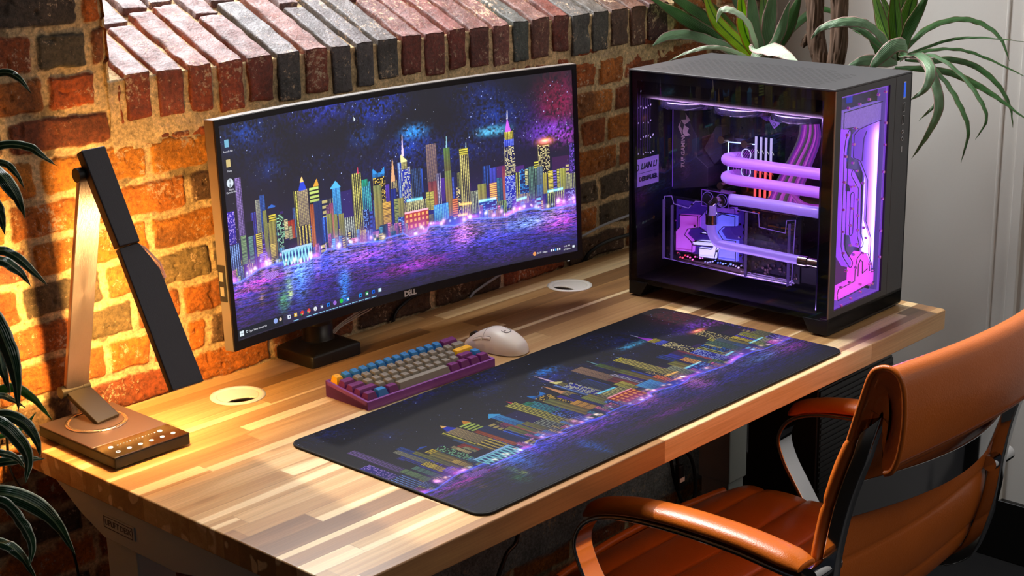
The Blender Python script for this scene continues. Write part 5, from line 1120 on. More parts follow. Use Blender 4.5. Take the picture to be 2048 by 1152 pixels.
pobj('terminal_core',MB().box(.060,.079,.258,.312,.189,.216),M_INN,tm)
pobj('terminal_edge',MB().tube([(.058,.316,.187),(.058,.316,.218),(.058,.254,.218),(.058,.254,.187)],.0008,n=5,closed=True),M_EDGE,tm)
for y in (.302,.270): pobj('plug',MB().cyl((.054,y,.2025),(.062,y,.2025),.0098,n=28).cyl((.0535,y,.2025),(.055,y,.2025),.005,n=20),M_CHR,tm); pobj('plug_ring',MB().tube([(.0585,y+.0125*math.cos(k*pi/12),.2025+.0125*math.sin(k*pi/12)) for k in range(24)],.0006,n=5,closed=True),emis('ring_glow','9a70ff',1.0),tm)
# hard tubes
M_TUBE=mat('frosted_violet_tube','d4c0f4',rough=.3,trans=.3,emit='9a78ea',es=.62,coat=.4); M_TUBE2=mat('frosted_pink_tube','dcb4f4',rough=.3,trans=.3,emit='b860e8',es=.72,coat=.4)  # tubes are given a violet glow by emission
tb=pobj('coolant_tube',MB().tube(curve([(.045,.283,.195),(.045,.284,.165),(.045,.283,.142),(.045,.270,.1245),(.045,.250,.1215),(.045,.17,.1205),(.045,.085,.119)],8),.0085,n=20),M_TUBE)
ft=MB().cyl((.045,.284,.158),(.045,.284,.176),.0115,n=12).cyl((.045,.284,.176),(.045,.284,.196),.0085,n=24).cyl((.045,.284,.196),(.045,.276,.204),.0080,n=24).cyl((.045,.276,.204),(.060,.272,.2035),.0075,n=20)
pobj('fitting',ft,M_CHR)
pobj('fitting',MB().cyl((.045,.088,.119),(.045,.070,.119),.0115,n=12).cyl((.045,.070,.119),(.045,.03,.119),.009,n=20),M_CHR)
pobj('coolant_tube',MB().tube(curve([(.155,.296,.268),(.128,.306,.268),(.116,.298,.267),(.112,.275,.2665),(.112,.2,.2665),(.112,.03,.266)],8),.0105,n=20),M_TUBE2)
pobj('coolant_tube',MB().tube(curve([(.155,.296,.233),(.128,.306,.233),(.116,.298,.232),(.112,.275,.2315),(.112,.2,.232),(.112,.03,.232)],8),.0105,n=20),M_TUBE2)
pobj('coolant_tube',MB().tube(curve([(.07,.258,.205),(.07,.2,.206),(.07,.03,.206)],6),.0105,n=20),M_TUBE)
# cpu block
cb=pobj('cpu_block',MB().box(.135,.150,.243,.310,.226,.300),M_ACR)
pobj('cpu_block_base',MB().box(.150,XT-.004,.24,.314,.222,.304),mat('nickel_dark','5a5866',rough=.25,metal=.8),cb)
ce=MB().tube([(.135,.243,.226),(.135,.243,.300),(.135,.310,.298),(.135,.310,.228)],.0016,n=6,closed=True); pobj('block_light',ce,emis('ice_blue','a8b8ff',4.5),cb)
for k in range(7): pobj('fin_light',MB().tube([(.136,.250+k*.006,.292-k*.002),(.136,.262+k*.006,.275-k*.002),(.136,.262+k*.006,.240)],.0005,n=4),emis('fin_glow','c050e0',1.6),cb)
for y,z in ((.279,.279),(.279,.246)): pobj('block_ring',MB().tube([(.132,y-.012+.0105*math.cos(k*pi/12),z+.0105*math.sin(k*pi/12)) for k in range(24)],.0009,n=6,closed=True),emis('ring_white','d0c8ff',2.2),cb)
for y,z in CPU13['fits']: pobj('mount_post',MB().cyl((.116,y,z),(.150,y,z),.0072,n=20).cyl((.119,y,z),(.121,y,z),.003,n=16),mat('brass','a8906a',rough=.3,metal=1),cb)
# memory
for k in range(4):
    y=.2425-k*.0112
    r_=pobj('memory_module',MB().box(.128,XT-.004,y-.0028,y+.0028,.200,.318),mat('memory_black','17151c',rough=.35,metal=.4),bevel=.0006)
    pobj('memory_light',MB().box(.1265,.1285,y-.0022,y+.0022,.202,.262),emis('memory_red','ff5a60',2.2),r_)
    pobj('memory_light',MB().box(.1265,.1285,y-.0022,y+.0022,.264,.317),emis('memory_lilac','d0c0ff',1.7),r_)
    for z in (.255,.275,.295): pobj('memory_clip',MB().add([(.1262,y-.0022,z),(.1262,y-.0072,z-.007),(.1262,y-.0072,z-.0095),(.1262,y-.0022,z-.0025)],[(0,1,2,3)]),emis('clip_%d_%d'%(k,int(z*1000)),'ffffff' if z>.26 else 'ff5060',.9),r_)
# power cables: ribbon of strands
Lf=[(.147,.372),(.156,.322),(.178,.274),(.209,.211),(.222,.18)]; Rt=[(.118,.372),(.105,.330),(.122,.276),(.150,.214),(.163,.18)]
pinks=[emis('strand_%d'%k,c_,s_) for k,(c_,s_) in enumerate((('c040e0',.9),('e060f0',1.2),('9a4ad8',.7),('b8a0c8',.35),('d850e8',1.1),('a890b8',.3),('8a50d0',.7)))]
cab=pobj('power_cable',MB().box(.12,.15,.118,.147,.368,.385),M_INN)
for k in range(16):
    t=k/15; pts=[(.132+.006*math.sin(i*1.2+t*3),a[0]*(1-t)+b[0]*t,a[1]*(1-t)+b[1]*t) for i,(a,b) in enumerate(zip(Lf,Rt))]
    pobj('cable_strand',MB().tube(curve(pts,6),.0021,n=7),pinks[[3,2,0,1,0,3,5,1,4,3,5,0,1,2,0,2][k]],cab)
for k in range(9):
    a0=.006*k/8; pts=[(.118,.152+.002*k/8,.222-a0),(.118,.128,.207-a0*2),(.118,.095,.207-a0*2),(.118,.062,.222-a0*2)]
    pobj('cable_strand',MB().tube(curve(pts,6),.0017,n=7),pinks[[0,1,2,1,3,4,2,0,1][k]],cab)
cl_=CPU13['clip']
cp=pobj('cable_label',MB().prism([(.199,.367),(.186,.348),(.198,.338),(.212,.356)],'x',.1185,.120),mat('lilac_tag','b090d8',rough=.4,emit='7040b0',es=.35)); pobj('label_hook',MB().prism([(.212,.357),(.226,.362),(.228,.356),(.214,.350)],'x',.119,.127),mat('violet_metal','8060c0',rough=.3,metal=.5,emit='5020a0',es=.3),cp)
pobj('label_mark',MB().tube([(.1182,.198+.003*math.cos(k*pi/6),.346+.003*math.sin(k*pi/6)) for k in range(12)],.0008,n=5,closed=True),M_SK,cp)
# ---- front distribution plate
dp=pobj('distribution_plate',MB().box(wx0,wx1,.0035,.0085,wz0,wz1),M_ACR)
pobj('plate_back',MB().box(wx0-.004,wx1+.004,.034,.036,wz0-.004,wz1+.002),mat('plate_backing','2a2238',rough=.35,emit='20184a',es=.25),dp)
for nm_,b_ in (('t',(wx0,wx1,wz1-.0035,wz1)),('r',(wx1-.0035,wx1,wz0,wz1)),('b',(wx0,wx1,wz0,wz0+.003)),('l',(wx0,wx0+.0015,wz0,wz1))): pobj('plate_edge',MB().box(b_[0],b_[1],.0042,.032,b_[2],b_[3]),emis('plate_edge_'+nm_,'8a50e0',.85 if nm_!='l' else .4),dp)  # emissive strips paint the LED light in the acrylic edges
pobj('plate_line',MB().box(wx1-.0085,wx1-.0078,.0045,.02,wz0,wz1-.004),emis('plate_line','7048c8',.6),dp)
def thick(poly,r,n=10):
    # outline of a thick polyline in 2D
    P=[Vector(p) for p in poly]; Lf=[];Rt=[]
    for i,p in enumerate(P):
        d=(P[min(i+1,len(P)-1)]-P[max(i-1,0)]).normalized(); nn=Vector((-d.y,d.x)); Lf.append(p+nn*r); Rt.append(p-nn*r)
    d1=(P[-1]-P[-2]).normalized(); d0=(P[0]-P[1]).normalized(); c1=[P[-1]+Vector((d1.x*math.cos(t)-d1.y*math.sin(t),d1.x*math.sin(t)+d1.y*math.cos(t)))*r for t in [pi/2-pi*k/8 for k in range(1,8)]]
    c0=[P[0]+Vector((d0.x*math.cos(t)-d0.y*math.sin(t),d0.x*math.sin(t)+d0.y*math.cos(t)))*r for t in [pi/2-pi*k/8 for k in range(1,8)]]
    return [tuple(p) for p in Lf+c1+Rt[::-1]+c0]
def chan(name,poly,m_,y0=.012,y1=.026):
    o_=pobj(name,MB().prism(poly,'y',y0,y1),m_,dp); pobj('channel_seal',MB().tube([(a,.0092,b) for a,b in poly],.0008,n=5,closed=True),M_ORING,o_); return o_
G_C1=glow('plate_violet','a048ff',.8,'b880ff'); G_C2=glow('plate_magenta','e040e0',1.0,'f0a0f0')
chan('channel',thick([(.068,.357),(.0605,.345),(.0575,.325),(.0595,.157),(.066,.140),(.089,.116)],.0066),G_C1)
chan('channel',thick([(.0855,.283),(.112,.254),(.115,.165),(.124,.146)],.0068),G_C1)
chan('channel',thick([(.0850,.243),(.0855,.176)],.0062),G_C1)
chan('channel',[(.050,.056),(.183,.063),(.183,.085),(.165,.084),(.165,.100),(.150,.122),(.128,.130),(.112,.122),(.106,.105),(.106,.080),(.050,.077),(.046,.067)],G_C2)
pobj('reservoir_fold',MB().tube([(.120,.0108,.086),(.120,.0108,.108),(.126,.0108,.116),(.134,.0108,.110),(.135,.0108,.088),(.152,.0108,.093)],.0009,n=5),M_ORING,dp)
def translucent(name,c,em,es):
    m=bpy.data.materials.new(name); n,l=nodes(m); b=n['Principled BSDF']
    b.inputs['Base Color'].default_value=lin4(c); b.inputs['Roughness'].default_value=.4; b.inputs['Emission Color'].default_value=lin4(em); b.inputs['Emission Strength'].default_value=es
    t=n.new('ShaderNodeBsdfTranslucent'); t.inputs[0].default_value=lin4(c); mx=n.new('ShaderNodeMixShader'); mx.inputs[0].default_value=.8
    l.new(b.outputs[0],mx.inputs[1]); l.new(t.outputs[0],mx.inputs[2]); l.new(mx.outputs[0],n['Material Output'].inputs[0]); return m
res=[(.083,.352),(.100,.360),(.130,.363),(.183,.366),(.183,.088),(.158,.088),(.158,.150),(.137,.186),(.137,.262),(.108,.302),(.083,.312)]
M_RES=translucent('reservoir_coolant','d498ff','a83cff',1.5)  # emission painted in on top of the LED bar's light
rsv=pobj('reservoir',MB().add([(a,.014,b) for a,b in res],[tuple(range(len(res)))]),M_RES,dp)
pobj('channel_seal',MB().tube([(a,.0092,b) for a,b in res],.0008,n=5,closed=True),M_ORING,rsv)
foam=[(.046,.397),(.183,.399),(.183,.366),(.130,.363),(.100,.360),(.083,.366),(.046,.368)]
pobj('foam',MB().prism(foam,'y',.012,.024),mat('foamy_coolant','b9a0f0',rough=.3,emit='a080f8',es=.5,bump=1.0,bscale=600,var=.5,vscale=300),dp)  # violet glow of the foam put in by emission
pobj('channel_seal',MB().tube([(a,.0092,b) for a,b in foam],.0008,n=5,closed=True),M_ORING,dp)
pobj('reservoir_baffle',MB().tube([(.130,.0115,.352),(.121,.0115,.34),(.118,.0115,.30)],.0011,n=6),mat('baffle','6a40c0',rough=.3),dp)
pobj('led_bar',MB().box(.1690,.1800,.025,.028,.095,.350),emis('led_bar_white','b4b4ff',46),dp)
pobj('led_bar_housing',MB().box(.158,.186,.029,.032,.085,.365),mat('white_reflector','d0c0f0',rough=.6),dp)
for b_ in ((.064,.102,.300,.352),(.066,.080,.14,.255),(.118,.134,.195,.262),(.024,.044,.09,.135),(.024,.050,.20,.30),(.092,.108,.405,.418)): pobj('blue_glow',MB().box(b_[0],b_[1],.030,.033,b_[2],b_[3]),emis('deep_blue_glow_%d'%int(b_[2]*1000),'2038d0',.8),dp)  # emissive boxes paint the blue glow behind the plate
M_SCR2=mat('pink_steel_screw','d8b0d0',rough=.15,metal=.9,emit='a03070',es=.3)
sp_=[(.050,.405),(.088,.407),(.120,.411),(.152,.415),(.176,.417),(.050,.358),(.076,.366),(.073,.338),(.048,.320),(.072,.305),(.088,.288),(.046,.275),(.070,.262),(.080,.262),(.110,.262),(.094,.235),(.076,.222),(.047,.225),(.097,.205),(.048,.185),(.073,.192),(.098,.178),(.121,.178),(.074,.155),(.098,.152),(.130,.157),(.052,.145),(.087,.135),(.120,.131),(.064,.110),(.098,.108),(.148,.104),(.078,.085),(.049,.082),(.116,.073),(.052,.047),(.085,.053),(.118,.058),(.150,.064),(.160,.064),(.183,.16),(.184,.22),(.183,.27),(.184,.32),(.183,.36),(.184,.11)]
for a,b in sp_: pobj('plate_screw',MB().cyl((a,.0015,b),(a,.006,b),.0024,n=14).cyl((a,.0014,b),(a,.0016,b),.0013,n=8),M_SCR2,dp)
for k in range(14):
    z=.10+k*.021; pobj('side_led',MB().cyl((.1835,.008,z),(.1835,.010,z),.0011,n=8),emis('side_led_%d'%k,['6070ff','ff3050','b080ff','ffffff'][(k*7)%4],2.5),dp)
# unseen fill lamps added inside the case, along its upper and lower glass edge
def fill_strip(name,loc,d,power,col,length,axis=(0,1,0)):
    L=bpy.data.lights.new(name,'AREA'); L.shape='RECTANGLE'; L.size=length; L.size_y=.008; L.energy=power; L.color=col
    o=bpy.data.objects.new(name,L); C.objects.link(o); c,s_=math.cos(PT),math.sin(PT)
    R=Matrix.Rotation(PT,3,'Z'); z=-(R@Vector(d)).normalized(); x=(R@Vector(axis)); x=(x-z*x.dot(z)).normalized(); y=z.cross(x)
    M=Matrix.Identity(4)
    for i in range(3): M[i][0]=x[i];M[i][1]=y[i];M[i][2]=z[i]
    p=R@Vector(loc); M[0][3]=PX+p.x;M[1][3]=PY+p.y;M[2][3]=ZT+p.z; o.matrix_world=M; return o
fill_strip('case_fill_light',(.008,.22,.384),(.75,0,-.65),1.3,(.66,.42,1),.38)
fill_strip('case_fill_light',(.010,.22,.040),(.75,0,.65),.55,(.62,.40,1),.38)

# ------------------------------------------------------------------ chair
M_LEA=mat('cognac_leather','be5e16',rough=.33,bump=.35,bscale=420,var=.14,vscale=14,coat=.12)
M_CH=mat('polished_chrome','c2c2c4',rough=.07,metal=1); M_THR=mat('dark_thread','7a3812',rough=.7)
ch=thing('office_chair','orange leather office chair with chrome frame pulled up to the desk','office chair',(.84,-.05,0))
CX=.84; CY=-.05
def cp_(x,y,z): return Vector((x-CX,y-CY,z))
xl,xr=.603,1.085
# side profile of the back sling: (y,z) bottom to top
prof=curve([(0,-.235,.47),(0,-.262,.52),(0,-.283,.60),(0,-.292,.68),(0,-.308,.76),(0,-.334,.84),(0,-.362,.905),(0,-.378,.945)],8)
def backp(s,t,off=0):
    # s 0..1 left to right, t 0..1 bottom to top
    i=t*(len(prof)-1); k=min(int(i),len(prof)-2); f=i-k; p=prof[k]*(1-f)+prof[k+1]*f; d=(prof[k+1]-prof[k]).normalized(); n_=Vector((0,-d.z,d.y)) # towards the rear (-y)
    if n_.y>0: n_=-n_
    bow=-.030*math.sin(pi*s)*(.35+.65*t)   # the sling bows backwards
    q=p+n_*off; return cp_(xl+(xr-xl)*s,q.y+bow,q.z)
nb=6
def quilt(t): # ribbing depth
    x=(t*5.4)%1; return .0045*(abs(math.sin(pi*x)))**.5
m=MB(); NS,NT=24,108
fr_=[backp(i/NS,j/NT*.97,.004+quilt(j/NT)*.9) for j in range(NT+1) for i in range(NS+1)]
bk_=[backp(i/NS,j/NT*.97,-.010-quilt(j/NT)*.8) for j in range(NT+1) for i in range(NS+1)]
w_=NS+1
F1=[(j*w_+i,j*w_+i+1,(j+1)*w_+i+1,(j+1)*w_+i) for j in range(NT) for i in range(NS)]
m.add(fr_+bk_,F1+[tuple(a+len(fr_) for a in f[::-1]) for f in F1]+
  [(j*w_,(j+1)*w_,(j+1)*w_+len(fr_),j*w_+len(fr_)) for j in range(NT)]+[(j*w_+NS,j*w_+NS+len(fr_),(j+1)*w_+NS+len(fr_),(j+1)*w_+NS) for j in range(NT)]+
  [(i,i+len(fr_),i+1+len(fr_),i+1) for i in range(NS)]+[(NT*w_+i,NT*w_+i+1,NT*w_+i+1+len(fr_),NT*w_+i+len(fr_)) for i in range(NS)],True)
backrest=obj('backrest',m,M_LEA,ch)
# stitched edge piping of the sling
for s in (0,1): obj('piping',MB().tube([backp(s,k/60*.985,-.002)+Vector(((-.004,.004)[s],0,0)) for k in range(61)],[.0085-.0022*(abs(((k/60*5.4)%1)-.5)>.44) for k in range(61)],n=12),M_LEA,backrest)
# head roll: folds over the rails, hangs down the rear
m=MB(); secs=[]
def roll(s):
    x=xl-.012+(xr-xl+.03)*s; bow=-.032*math.sin(pi*s); sag=-.0*math.sin(pi*s)
    P=[(-.335,.850),(-.350,.905),(-.362,.944),(-.374,.957),(-.391,.960),(-.405,.950),(-.412,.925),(-.413,.885),(-.408,.845),(-.399,.822),(-.389,.816),(-.383,.822),(-.386,.845),(-.392,.885),(-.391,.92),(-.384,.938),(-.374,.936),(-.360,.905),(-.343,.850)]
    th=0
    return [cp_(x,y+bow+(.012*math.sin(pi*s) if z<.87 else 0),z+sag+.004*math.sin(pi*s)) for y,z in P]
N=36
rings=[roll(i/N) for i in range(N+1)]
loft(m,rings,cap=True)
hr=obj('head_roll',m,M_LEA,ch,subd=1)
obj('seam',MB().tube([roll(i/N)[9]+Vector((0,-.004,.010)) for i in range(N+1)],.0016,n=6),M_THR,hr)
obj('piping',MB().tube(curve([p for p in roll(0)[0:11]],4),.0042,n=8),M_LEA,hr)
# side rails (flattened chrome tube)
for s,x in ((0,xl-.001),(1,xr+.006)):
    pts=[]
    for k in range(50):
        t=k/49; p=backp(s,t*.975,.020-.019*max(0,(t-.72)/.28)); pts.append(Vector((x-CX,p.y,p.z)))
    pts=[Vector((x-CX,.20-CY,.452)),Vector((x-CX,.10-CY,.448)),Vector((x-CX,-.10-CY,.448)),Vector((x-CX,-.20-CY,.452)),Vector((x-CX,-.245-CY,.468))]+pts[4:]
    obj('side_rail',MB().band(curve(pts,2),.017,.023,(1,0,0)),M_CH,ch,bevel=.005,seg=3)
# chrome band across the rear
m=MB(); P=[]
for k in range(31):
    s=k/30; b=-.050*math.sin(pi*s); P.append((cp_(xl+(xr-xl)*s,-.328+b,.780),cp_(xl+(xr-xl)*s,-.312+b,.722)))
v=[];
for a,b in P:
    n_=Vector((0,-.0025,.0006)); v+= [a+n_,b+n_,b-n_,a-n_]
m.add(v,[(i*4+k,i*4+(k+1)%4,(i+1)*4+(k+1)%4,(i+1)*4+k) for i in range(30) for k in range(4)]+[(3,2,1,0),tuple(120+k for k in range(4))],False)
obj('rear_band',m,M_CH,ch,bevel=.001)
# seat
m=MB(); rings=[]
def seatp(y):
    t=(y+.22)/.42; return .482+.012*math.sin(pi*t)- (.0 if y<.13 else ((y-.13)/.07)**2*.025)+ (0 if y>-.15 else ((-.15-y)/.07)**2*.012)
ys=[-.235+ .44*k/110 for k in range(111)]
NX=20
top_v=[];bot_v=[]
for y in ys:
    tq=((y+.235)/.44*5.0)%1; qd=.005*abs(math.sin(pi*tq))**.5
    for i in range(NX+1):
        s=i/NX; x=xl+.012+(xr-xl-.02)*s; dome=-.010*math.sin(pi*s)+.006*(1-abs(2*s-1)**6)
        fy=.022*math.sin(pi*s)*max(0,(y-.05)/.15)
        top_v.append(cp_(x,y+fy,seatp(y)+qd+dome)); bot_v.append(cp_(x,y+fy,seatp(y)-.026))
w_=NX+1;NY=len(ys)-1
F1=[(j*w_+i,j*w_+i+1,(j+1)*w_+i+1,(j+1)*w_+i) for j in range(NY) for i in range(NX)]; n0=len(top_v)
m.add(top_v+bot_v,F1+[tuple(a+n0 for a in f[::-1]) for f in F1]+[(j*w_,(j+1)*w_,(j+1)*w_+n0,j*w_+n0) for j in range(NY)]+[(j*w_+NX,j*w_+NX+n0,(j+1)*w_+NX+n0,(j+1)*w_+NX) for j in range(NY)]+[(i,i+n0,i+1+n0,i+1) for i in range(NX)]+[(NY*w_+i,NY*w_+i+1,NY*w_+i+1+n0,NY*w_+i+n0) for i in range(NX)],True)
seat=obj('seat',m,M_LEA,ch)
obj('piping',MB().tube([cp_(xl+.012+(xr-xl-.02)*k/24,.205+.022*math.sin(pi*k/24),.462) for k in range(25)],.008,n=10),M_LEA,seat)
# arms
for s,x,sg_ in ((0,.566,-1),(1,1.122,1)):
    loop=curve([(x-sg_*.02,-.315,.652),(x,-.285,.650),(x,-.18,.6575),(x,-.06,.656),(x,.03,.645),(x,.085,.622),(x,.108,.585),(x,.098,.545),(x,.066,.495),(x,.028,.440),(x-sg_*.01,-.01,.405),(x-sg_*.06,-.05,.398)],7)
    ao=obj('arm_frame',MB().band([cp_(*p) for p in loop],.040,.0075,(1,0,0)),M_CH,ch,bevel=.002)
    m=MB(); cen=curve([(x,-.292,.662),(x,-.20,.671),(x,-.10,.671),(x,-.01,.663),(x,.055,.648),(x,.088,.632)],8); rings=[]
    for i,p in enumerate(cen):
        t=i/(len(cen)-1); d=(cen[min(i+1,len(cen)-1)]-cen[max(i-1,0)]).normalized(); u_=Vector((0,-d.z,d.y)); 
        if u_.z<0: u_=-u_
        e_=min(1,(t*14+.35))*min(1,((1-t)*9+.3)); wq=.0265*(.75+.25*e_); hq=.0155*e_**.6
        r_=[]
        for k in range(18):
            a=2*pi*k/18; cx_=math.cos(a); sx_=math.sin(a); r_.append(cp_(*(p+Vector((wq*math.copysign(abs(cx_)**.8,cx_),0,0))+u_*(hq*(sx_ if sx_>0 else sx_*.45)))))
        rings.append(r_)
    loft(m,rings); obj('arm_pad',m,M_LEA,ch)
    obj('arm_joint',MB().cyl(cp_(x-sg_*.052,-.305,.655),cp_(x+sg_*.012,-.305,.655),.0125,n=24),M_CH,ch)
# swivel base (below the frame of the photograph)
obj('tilt_mechanism',MB().box(-.09,.09,-.10,.10,.40,.445),M_BLK,ch,bevel=.01)
obj('gas_lift',MB().cyl((0,0,.10),(0,0,.41),.028,n=24),M_CH,ch)
for k in range(5):
    a=2*pi*k/5+.3; e_=Vector((math.cos(a),math.sin(a),0))
    obj('base_leg',MB().tube([e_*.02+Vector((0,0,.115)),e_*.15+Vector((0,0,.105)),e_*.29+Vector((0,0,.075))],[.024,.02,.015],n=10),M_CH,ch)
    obj('caster',MB().cyl(e_*.29+Vector((-.0,0,.0275))+e_.cross(Vector((0,0,1)))*-.022,e_*.29+Vector((0,0,.0275))+e_.cross(Vector((0,0,1)))*.022,.0275,n=24).cyl(e_*.29+Vector((0,0,.05)),e_*.29+Vector((0,0,.08)),.008,n=10),M_BLK,ch)
# ------------------------------------------------------------------ black cabinet below the desk
cabn=thing('storage_cabinet','black ribbed cabinet standing under the right end of the desk','cabinet',(1.224,.100,0))
obj('body',MB().box(0,.266,.004,.155,.012,.640),mat('cabinet_black','0b0b0c',rough=.45),cabn,bevel=.003)
rb=MB()
for k in range(56): rb.box(.006,.260,-.001,.006,.03+k*.0107,.0365+k*.0107)
obj('front_door',rb.box(.004,.262,.001,.006,.02,.636),mat('ribbed_black','101011',rough=.4),cabn)
for x in (.02,.236):
    for y in (.03,.128): obj('cabinet_foot',MB().cyl((x+.005,y,0),(x+.005,y,.013),.012,n=16),M_BLK,cabn)
# ------------------------------------------------------------------ cables
def cable(name,label,pts,r,m_,n=10,grp=None):
    o=obj(name,MB().tube(curve(pts,10),r,n=n),m_); tag(o,label,'cable',grp); return o
M_CB=mat('black_cable','0c0b0b',rough=.45); M_GB=mat('grey_braid','a9a9b0',rough=.7,bump=1,bscale=500)
cable('power_cable','thick black cable curving from behind the desk to the computer',[(1.31,.7615,.70),(1.335,.7625,.738),(1.352,.757,.763),(1.385,.748,.779),(1.44,.742,.784),(1.50,.738,.779),(1.53,.735,.745),(1.535,.735,.70)],.0042,M_CB)
cable('braided_cable','grey braided cable running along the brick wall above the power cable',[(1.10,.755,.79),(1.20,.755,.792),(1.334,.757,.806),(1.392,.757,.815),(1.46,.756,.820),(1.55,.755,.826)],.0028,M_GB)
cable('braided_cable','grey braided cable rising behind the middle of the monitor from the desk back',[(.985,.7615,.735),(1.0,.7615,.752),(1.03,.760,.763),(1.075,.757,.777),(1.12,.752,.800),(1.10,.745,.84)],.0026,M_GB)
cable('monitor_cable','black cable dropping behind the monitor beside the braided one',[(.785,.7615,.72),(.787,.7615,.749),(.797,.760,.768),(.825,.757,.783),(.86,.752,.80),(.85,.745,.85)],.0036,M_CB)
wb=thing('wire_bundle','thin pale wires arching up behind the black monitor stand','cable',(0,0,0))
for k in range(3):
    d=k*.0042; obj('wire',MB().tube(curve([(.628-d*.3,.758+.0005*k,.752),(.632-d,.757,.757+d*.2),(.650-d*.7,.753,.772+d*.5),(.685,.750,.782+d),(.725,.746,.795+d),(.75,.744,.83)],10),.0013,n=8),mat('pale_wire_%d'%k,'c8b8a8',rough=.3),wb)
cable('hanging_cable','black cable looping beneath the desk near the right leg',[(1.03,.30,.711),(1.035,.30,.56),(1.047,.30,.49),(1.062,.30,.445),(1.085,.30,.405),(1.112,.30,.40),(1.119,.30,.44),(1.106,.30,.49),(1.075,.30,.53),(1.05,.30,.60),(1.05,.30,.711)],.0035,M_CB)
cable('hanging_adapter','slim black adapter hanging beneath the desk with a white label',[(1.037,.285,.711),(1.04,.285,.53),(1.047,.285,.50)],.003,M_CB)
obj('adapter_body',MB().box(1.040,1.056,.278,.290,.452,.503),M_CB,bpy.data.objects['hanging_adapter'],bevel=.003); obj('adapter_label',MB().box(1.041,1.055,.2772,.2785,.470,.478),M_WHITEP,bpy.data.objects['hanging_adapter'])
cable('floor_cable','thin black cable slanting down beneath the front of the desk',[(.655,.30,.711),(.64,.30,.60),(.625,.30,.503),(.594,.30,.478),(.560,.30,.40),(.55,.31,.20),(.56,.33,.004)],.0038,M_CB)
cable('lamp_cord','thin black cord hanging down the wall at the left end of the desk',[(-.014,.762,.76),(-.015,.758,.70),(-.012,.70,.66),(-.012,.62,.63),(-.010,.60,.56),(-.010,.60,.40),(-.012,.62,.20),(-.02,.66,.004)],.0020,M_CB)
# ------------------------------------------------------------------ plants
def leaf_mat(name,c1,c2,edge,mid=None,tr=.35,rough=.42,em=None):
    m=bpy.data.materials.new(name); n,l=nodes(m); b=n['Principled BSDF']
    at=n.new('ShaderNodeAttribute'); at.attribute_name='Leaf'; sep=n.new('ShaderNodeSeparateColor'); l.new(at.outputs['Color'],sep.inputs[0])
    tc=n.new('ShaderNodeTexCoord'); no=n.new('ShaderNodeTexNoise'); no.inputs['Scale'].default_value=18; no.inputs['Detail'].default_value=4; l.new(tc.outputs['Object'],no.inputs['Vector'])
    mx=n.new('ShaderNodeMix'); mx.data_type='RGBA'; mx.inputs[6].default_value=lin4(c1); mx.inputs[7].default_value=lin4(c2); l.new(no.outputs[0],mx.inputs[0])
    # red channel: |v| 0 centre..1 edge ; green: fine parallel veins
    cr=n.new('ShaderNodeMapRange'); cr.inputs[1].default_value=.78; cr.inputs[2].default_value=.9; l.new(sep.outputs[0],cr.inputs[0])
    m2=n.new('ShaderNodeMix'); m2.data_type='RGBA'; l.new(cr.outputs[0],m2.inputs[0]); l.new(mx.outputs[2],m2.inputs[6]); m2.inputs[7].default_value=lin4(edge)
    last=m2.outputs[2]
    if mid:
        c3=n.new('ShaderNodeMapRange'); c3.inputs[1].default_value=.02; c3.inputs[2].default_value=.16; c3.inputs[3].default_value=1; c3.inputs[4].default_value=0; l.new(sep.outputs[0],c3.inputs[0])
        m3=n.new('ShaderNodeMix'); m3.data_type='RGBA'; l.new(c3.outputs[0],m3.inputs[0]); l.new(last,m3.inputs[6]); m3.inputs[7].default_value=lin4(mid); last=m3.outputs[2]
    wv=n.new('ShaderNodeMath'); wv.operation='SINE'; mm=n.new('ShaderNodeMath'); mm.operation='MULTIPLY'; mm.inputs[1].default_value=60; l.new(sep.outputs[1],mm.inputs[0]); l.new(mm.outputs[0],wv.inputs[0])
    bp=n.new('ShaderNodeBump'); bp.inputs['Strength'].default_value=.35; bp.inputs['Distance'].default_value=.0008; l.new(wv.outputs[0],bp.inputs['Height']); l.new(bp.outputs[0],b.inputs['Normal'])
    l.new(last,b.inputs['Base Color']); b.inputs['Roughness'].default_value=rough
    t=n.new('ShaderNodeBsdfTranslucent'); l.new(last,t.inputs[0]); ms_=n.new('ShaderNodeMixShader'); ms_.inputs[0].default_value=tr
    l.new(b.outputs[0],ms_.inputs[1]); l.new(t.outputs[0],ms_.inputs[2]); l.new(ms_.outputs[0],n['Material Output'].inputs[0]); return m
LM=[leaf_mat('leaf_green','3f6a3a','5a8a4c','7a6a4a',None),leaf_mat('leaf_sage','5c7e58','86a880','a88a80',None,.3),leaf_mat('leaf_moss','4c7426','74a032','6a5030','2c4c1c',.45),
 leaf_mat('leaf_backlit','8ab41c','b4d428','b08038','3a6420',.6),leaf_mat('leaf_pale','a8c4a0','d4e4c8','c8a8a0',None,.3),
 leaf_mat('leaf_variegated','12301a','1e4426','d8dcc0','8a9a70',.15,.3),leaf_mat('leaf_striped','1a3a22','2e5434','e8ecd8','c8d0b0',.15,.3),leaf_mat('leaf_fresh','2e6420','4c8a2c','dce0b0',None,.35,.3)]
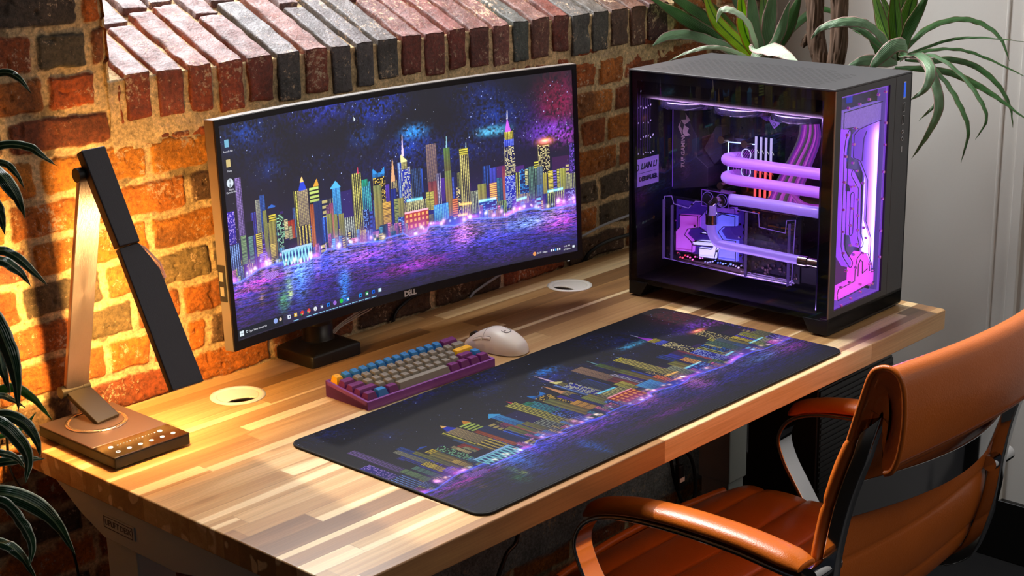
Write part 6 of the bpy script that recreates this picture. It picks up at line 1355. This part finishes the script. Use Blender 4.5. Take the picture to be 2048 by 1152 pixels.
def leaf(L,par,name,view=None,fold=.22,rnd=None,wm=1.0):
    pts,w,ci=L; c=curve(pts,9); m_=len(c); vv=[];cols=[];NW=8
    cam_=Vector(CAM[:3]); rnd=rnd or random
    tw=rnd.uniform(-.5,.5)
    for i,p in enumerate(c):
        t=i/(m_-1); d=(c[min(i+1,m_-1)]-c[max(i-1,0)]).normalized()
        toc=Vector((-.62,-.66,.42)).normalized()   # leaves turn their faces to the light room
        s=d.cross(toc); s=s.normalized() if s.length>.05 else d.orthogonal().normalized()
        nn=s.cross(d).normalized(); 
        a=tw*math.sin(t*pi*1.3); s2=s*math.cos(a)+nn*math.sin(a); nn=s2.cross(d).normalized()
        prof_=min(1,(t*3.2+.42))*min(1,((1-t)/.42))**.75
        ww=w*wm*prof_/2
        for k in range(NW+1):
            v=2*k/NW-1; q=p+s2*(v*ww)-nn*(abs(v)*ww*fold)+nn*(.0012*math.sin(i*1.3+v*3)*abs(v)); vv.append(q); cols.append((abs(v),v*.5+.5,t,1))
    F=[(i*(NW+1)+k,i*(NW+1)+k+1,(i+1)*(NW+1)+k+1,(i+1)*(NW+1)+k) for i in range(m_-1) for k in range(NW)]
    o=obj(name,MB().add(vv,F,True),LM[ci],par,recalc=False)
    at=o.data.color_attributes.new('Leaf','FLOAT_COLOR','POINT'); at.data.foreach_set('color',np.array(cols,dtype=np.float32).ravel())
    sd_=o.modifiers.new('thickness','SOLIDIFY'); sd_.thickness=.0006
    return o
M_BARK=mat('dry_bark','5c4636',rough=.9,bump=1,bscale=160,stretch=(1,1,.1),var=.7,vscale=170)
tree=thing('indoor_tree','tall potted tree with strappy green leaves behind the computer','potted plant',(0,0,0))
def trunk(pts,rs,name='trunk'):
    c=curve(pts,26); n_=len(c); R=[]
    for i in range(n_):
        t=i/(n_-1)*(len(rs)-1); k=min(int(t),len(rs)-2); R.append(rs[k]*(1-(t-k))+rs[k+1]*(t-k))
    m=MB().tube(c,R,n=56)
    m.v=[tuple(Vector(v)+mnoise.noise_vector(Vector((v[0]*60,v[1]*60,v[2]*9)))*.004+mnoise.noise_vector(Vector((v[0]*330,v[1]*330,v[2]*22)))*.0030) for v in m.v]
    return obj(name,m,M_BARK,tree)
trunk([(1.78,.50,.24),(1.765,.47,.7),(1.75,.425,1.08),(1.75,.410,1.20),(1.75,.418,1.5),(1.75,.42,2.0)],[.030,.024,.0185,.0175,.0165,.015])
trunk([(1.74,.53,.24),(1.75,.49,.7),(1.752,.462,1.04),(1.752,.452,1.13),(1.75,.462,1.19),(1.75,.470,1.26),(1.745,.478,1.5),(1.74,.49,2.0)],[.026,.021,.018,.016,.0185,.017,.016,.014])
trunk([(1.752,.470,1.215),(1.75,.485,1.195),(1.75,.498,1.178)],[.009,.008,.006],'branch_stub')
trunk([(1.752,.455,1.16),(1.755,.436,1.125),(1.762,.42,1.09)],[.012,.012,.01],'branch_stub')
trunk([(1.76,.46,.95),(1.75,.36,1.05),(1.745,.27,1.14)],[.013,.012,.014],'branch'); trunk([(1.76,.50,.9),(1.755,.58,1.03),(1.75,.612,1.12)],[.013,.012,.014],'branch')
for i,L in enumerate(LEAF_R): leaf(L,tree,'leaf',rnd=random.Random(i),wm=.68 if i<10 else .85)
for i,L in enumerate(LEAF_L): leaf(L,tree,'leaf',rnd=random.Random(50+i),wm=.95)
obj('pot',MB().lathe([(0,0),(.13,0),(.165,.28),(.17,.29),(.155,.29),(.15,.25),(0,.25)],(1.78,.52,0),n=48),mat('pot_dark','2c2a2a',rough=.5),tree)
dr=thing('potted_dracaena','dark green plant with white edged leaves left of the desk','potted plant',(0,0,0))
for i,L in enumerate(LEAF_P): leaf(L,dr,'leaf',rnd=random.Random(90+i),fold=.35,wm=.62)
st=[(-.30,.50,.24),(-.28,.50,.6),(-.26,.50,.9),(-.24,.51,1.15),(-.22,.52,1.36)]
obj('stem',MB().tube(curve(st,6),[.014]*25,n=10),mat('green_stem','4a5a30',rough=.6),dr)
for L in LEAF_P:
    p=Vector(L[0][0]); zz=p.z-.04; k=max(0,min(3,int((zz-.24)/.3))); tq=(zz-.24)/1.12; 
    sx=-.30+.08*min(1,max(0,tq)); obj('leaf_stalk',MB().tube([Vector((sx,.50,max(.3,zz-.02))),p],.004,n=6),bpy.data.materials['green_stem'],dr)
obj('pot',MB().lathe([(0,0),(.10,0),(.135,.24),(.14,.25),(.125,.25),(.12,.22),(0,.22)],(-.30,.50,0),n=40),bpy.data.materials['pot_dark'],dr)
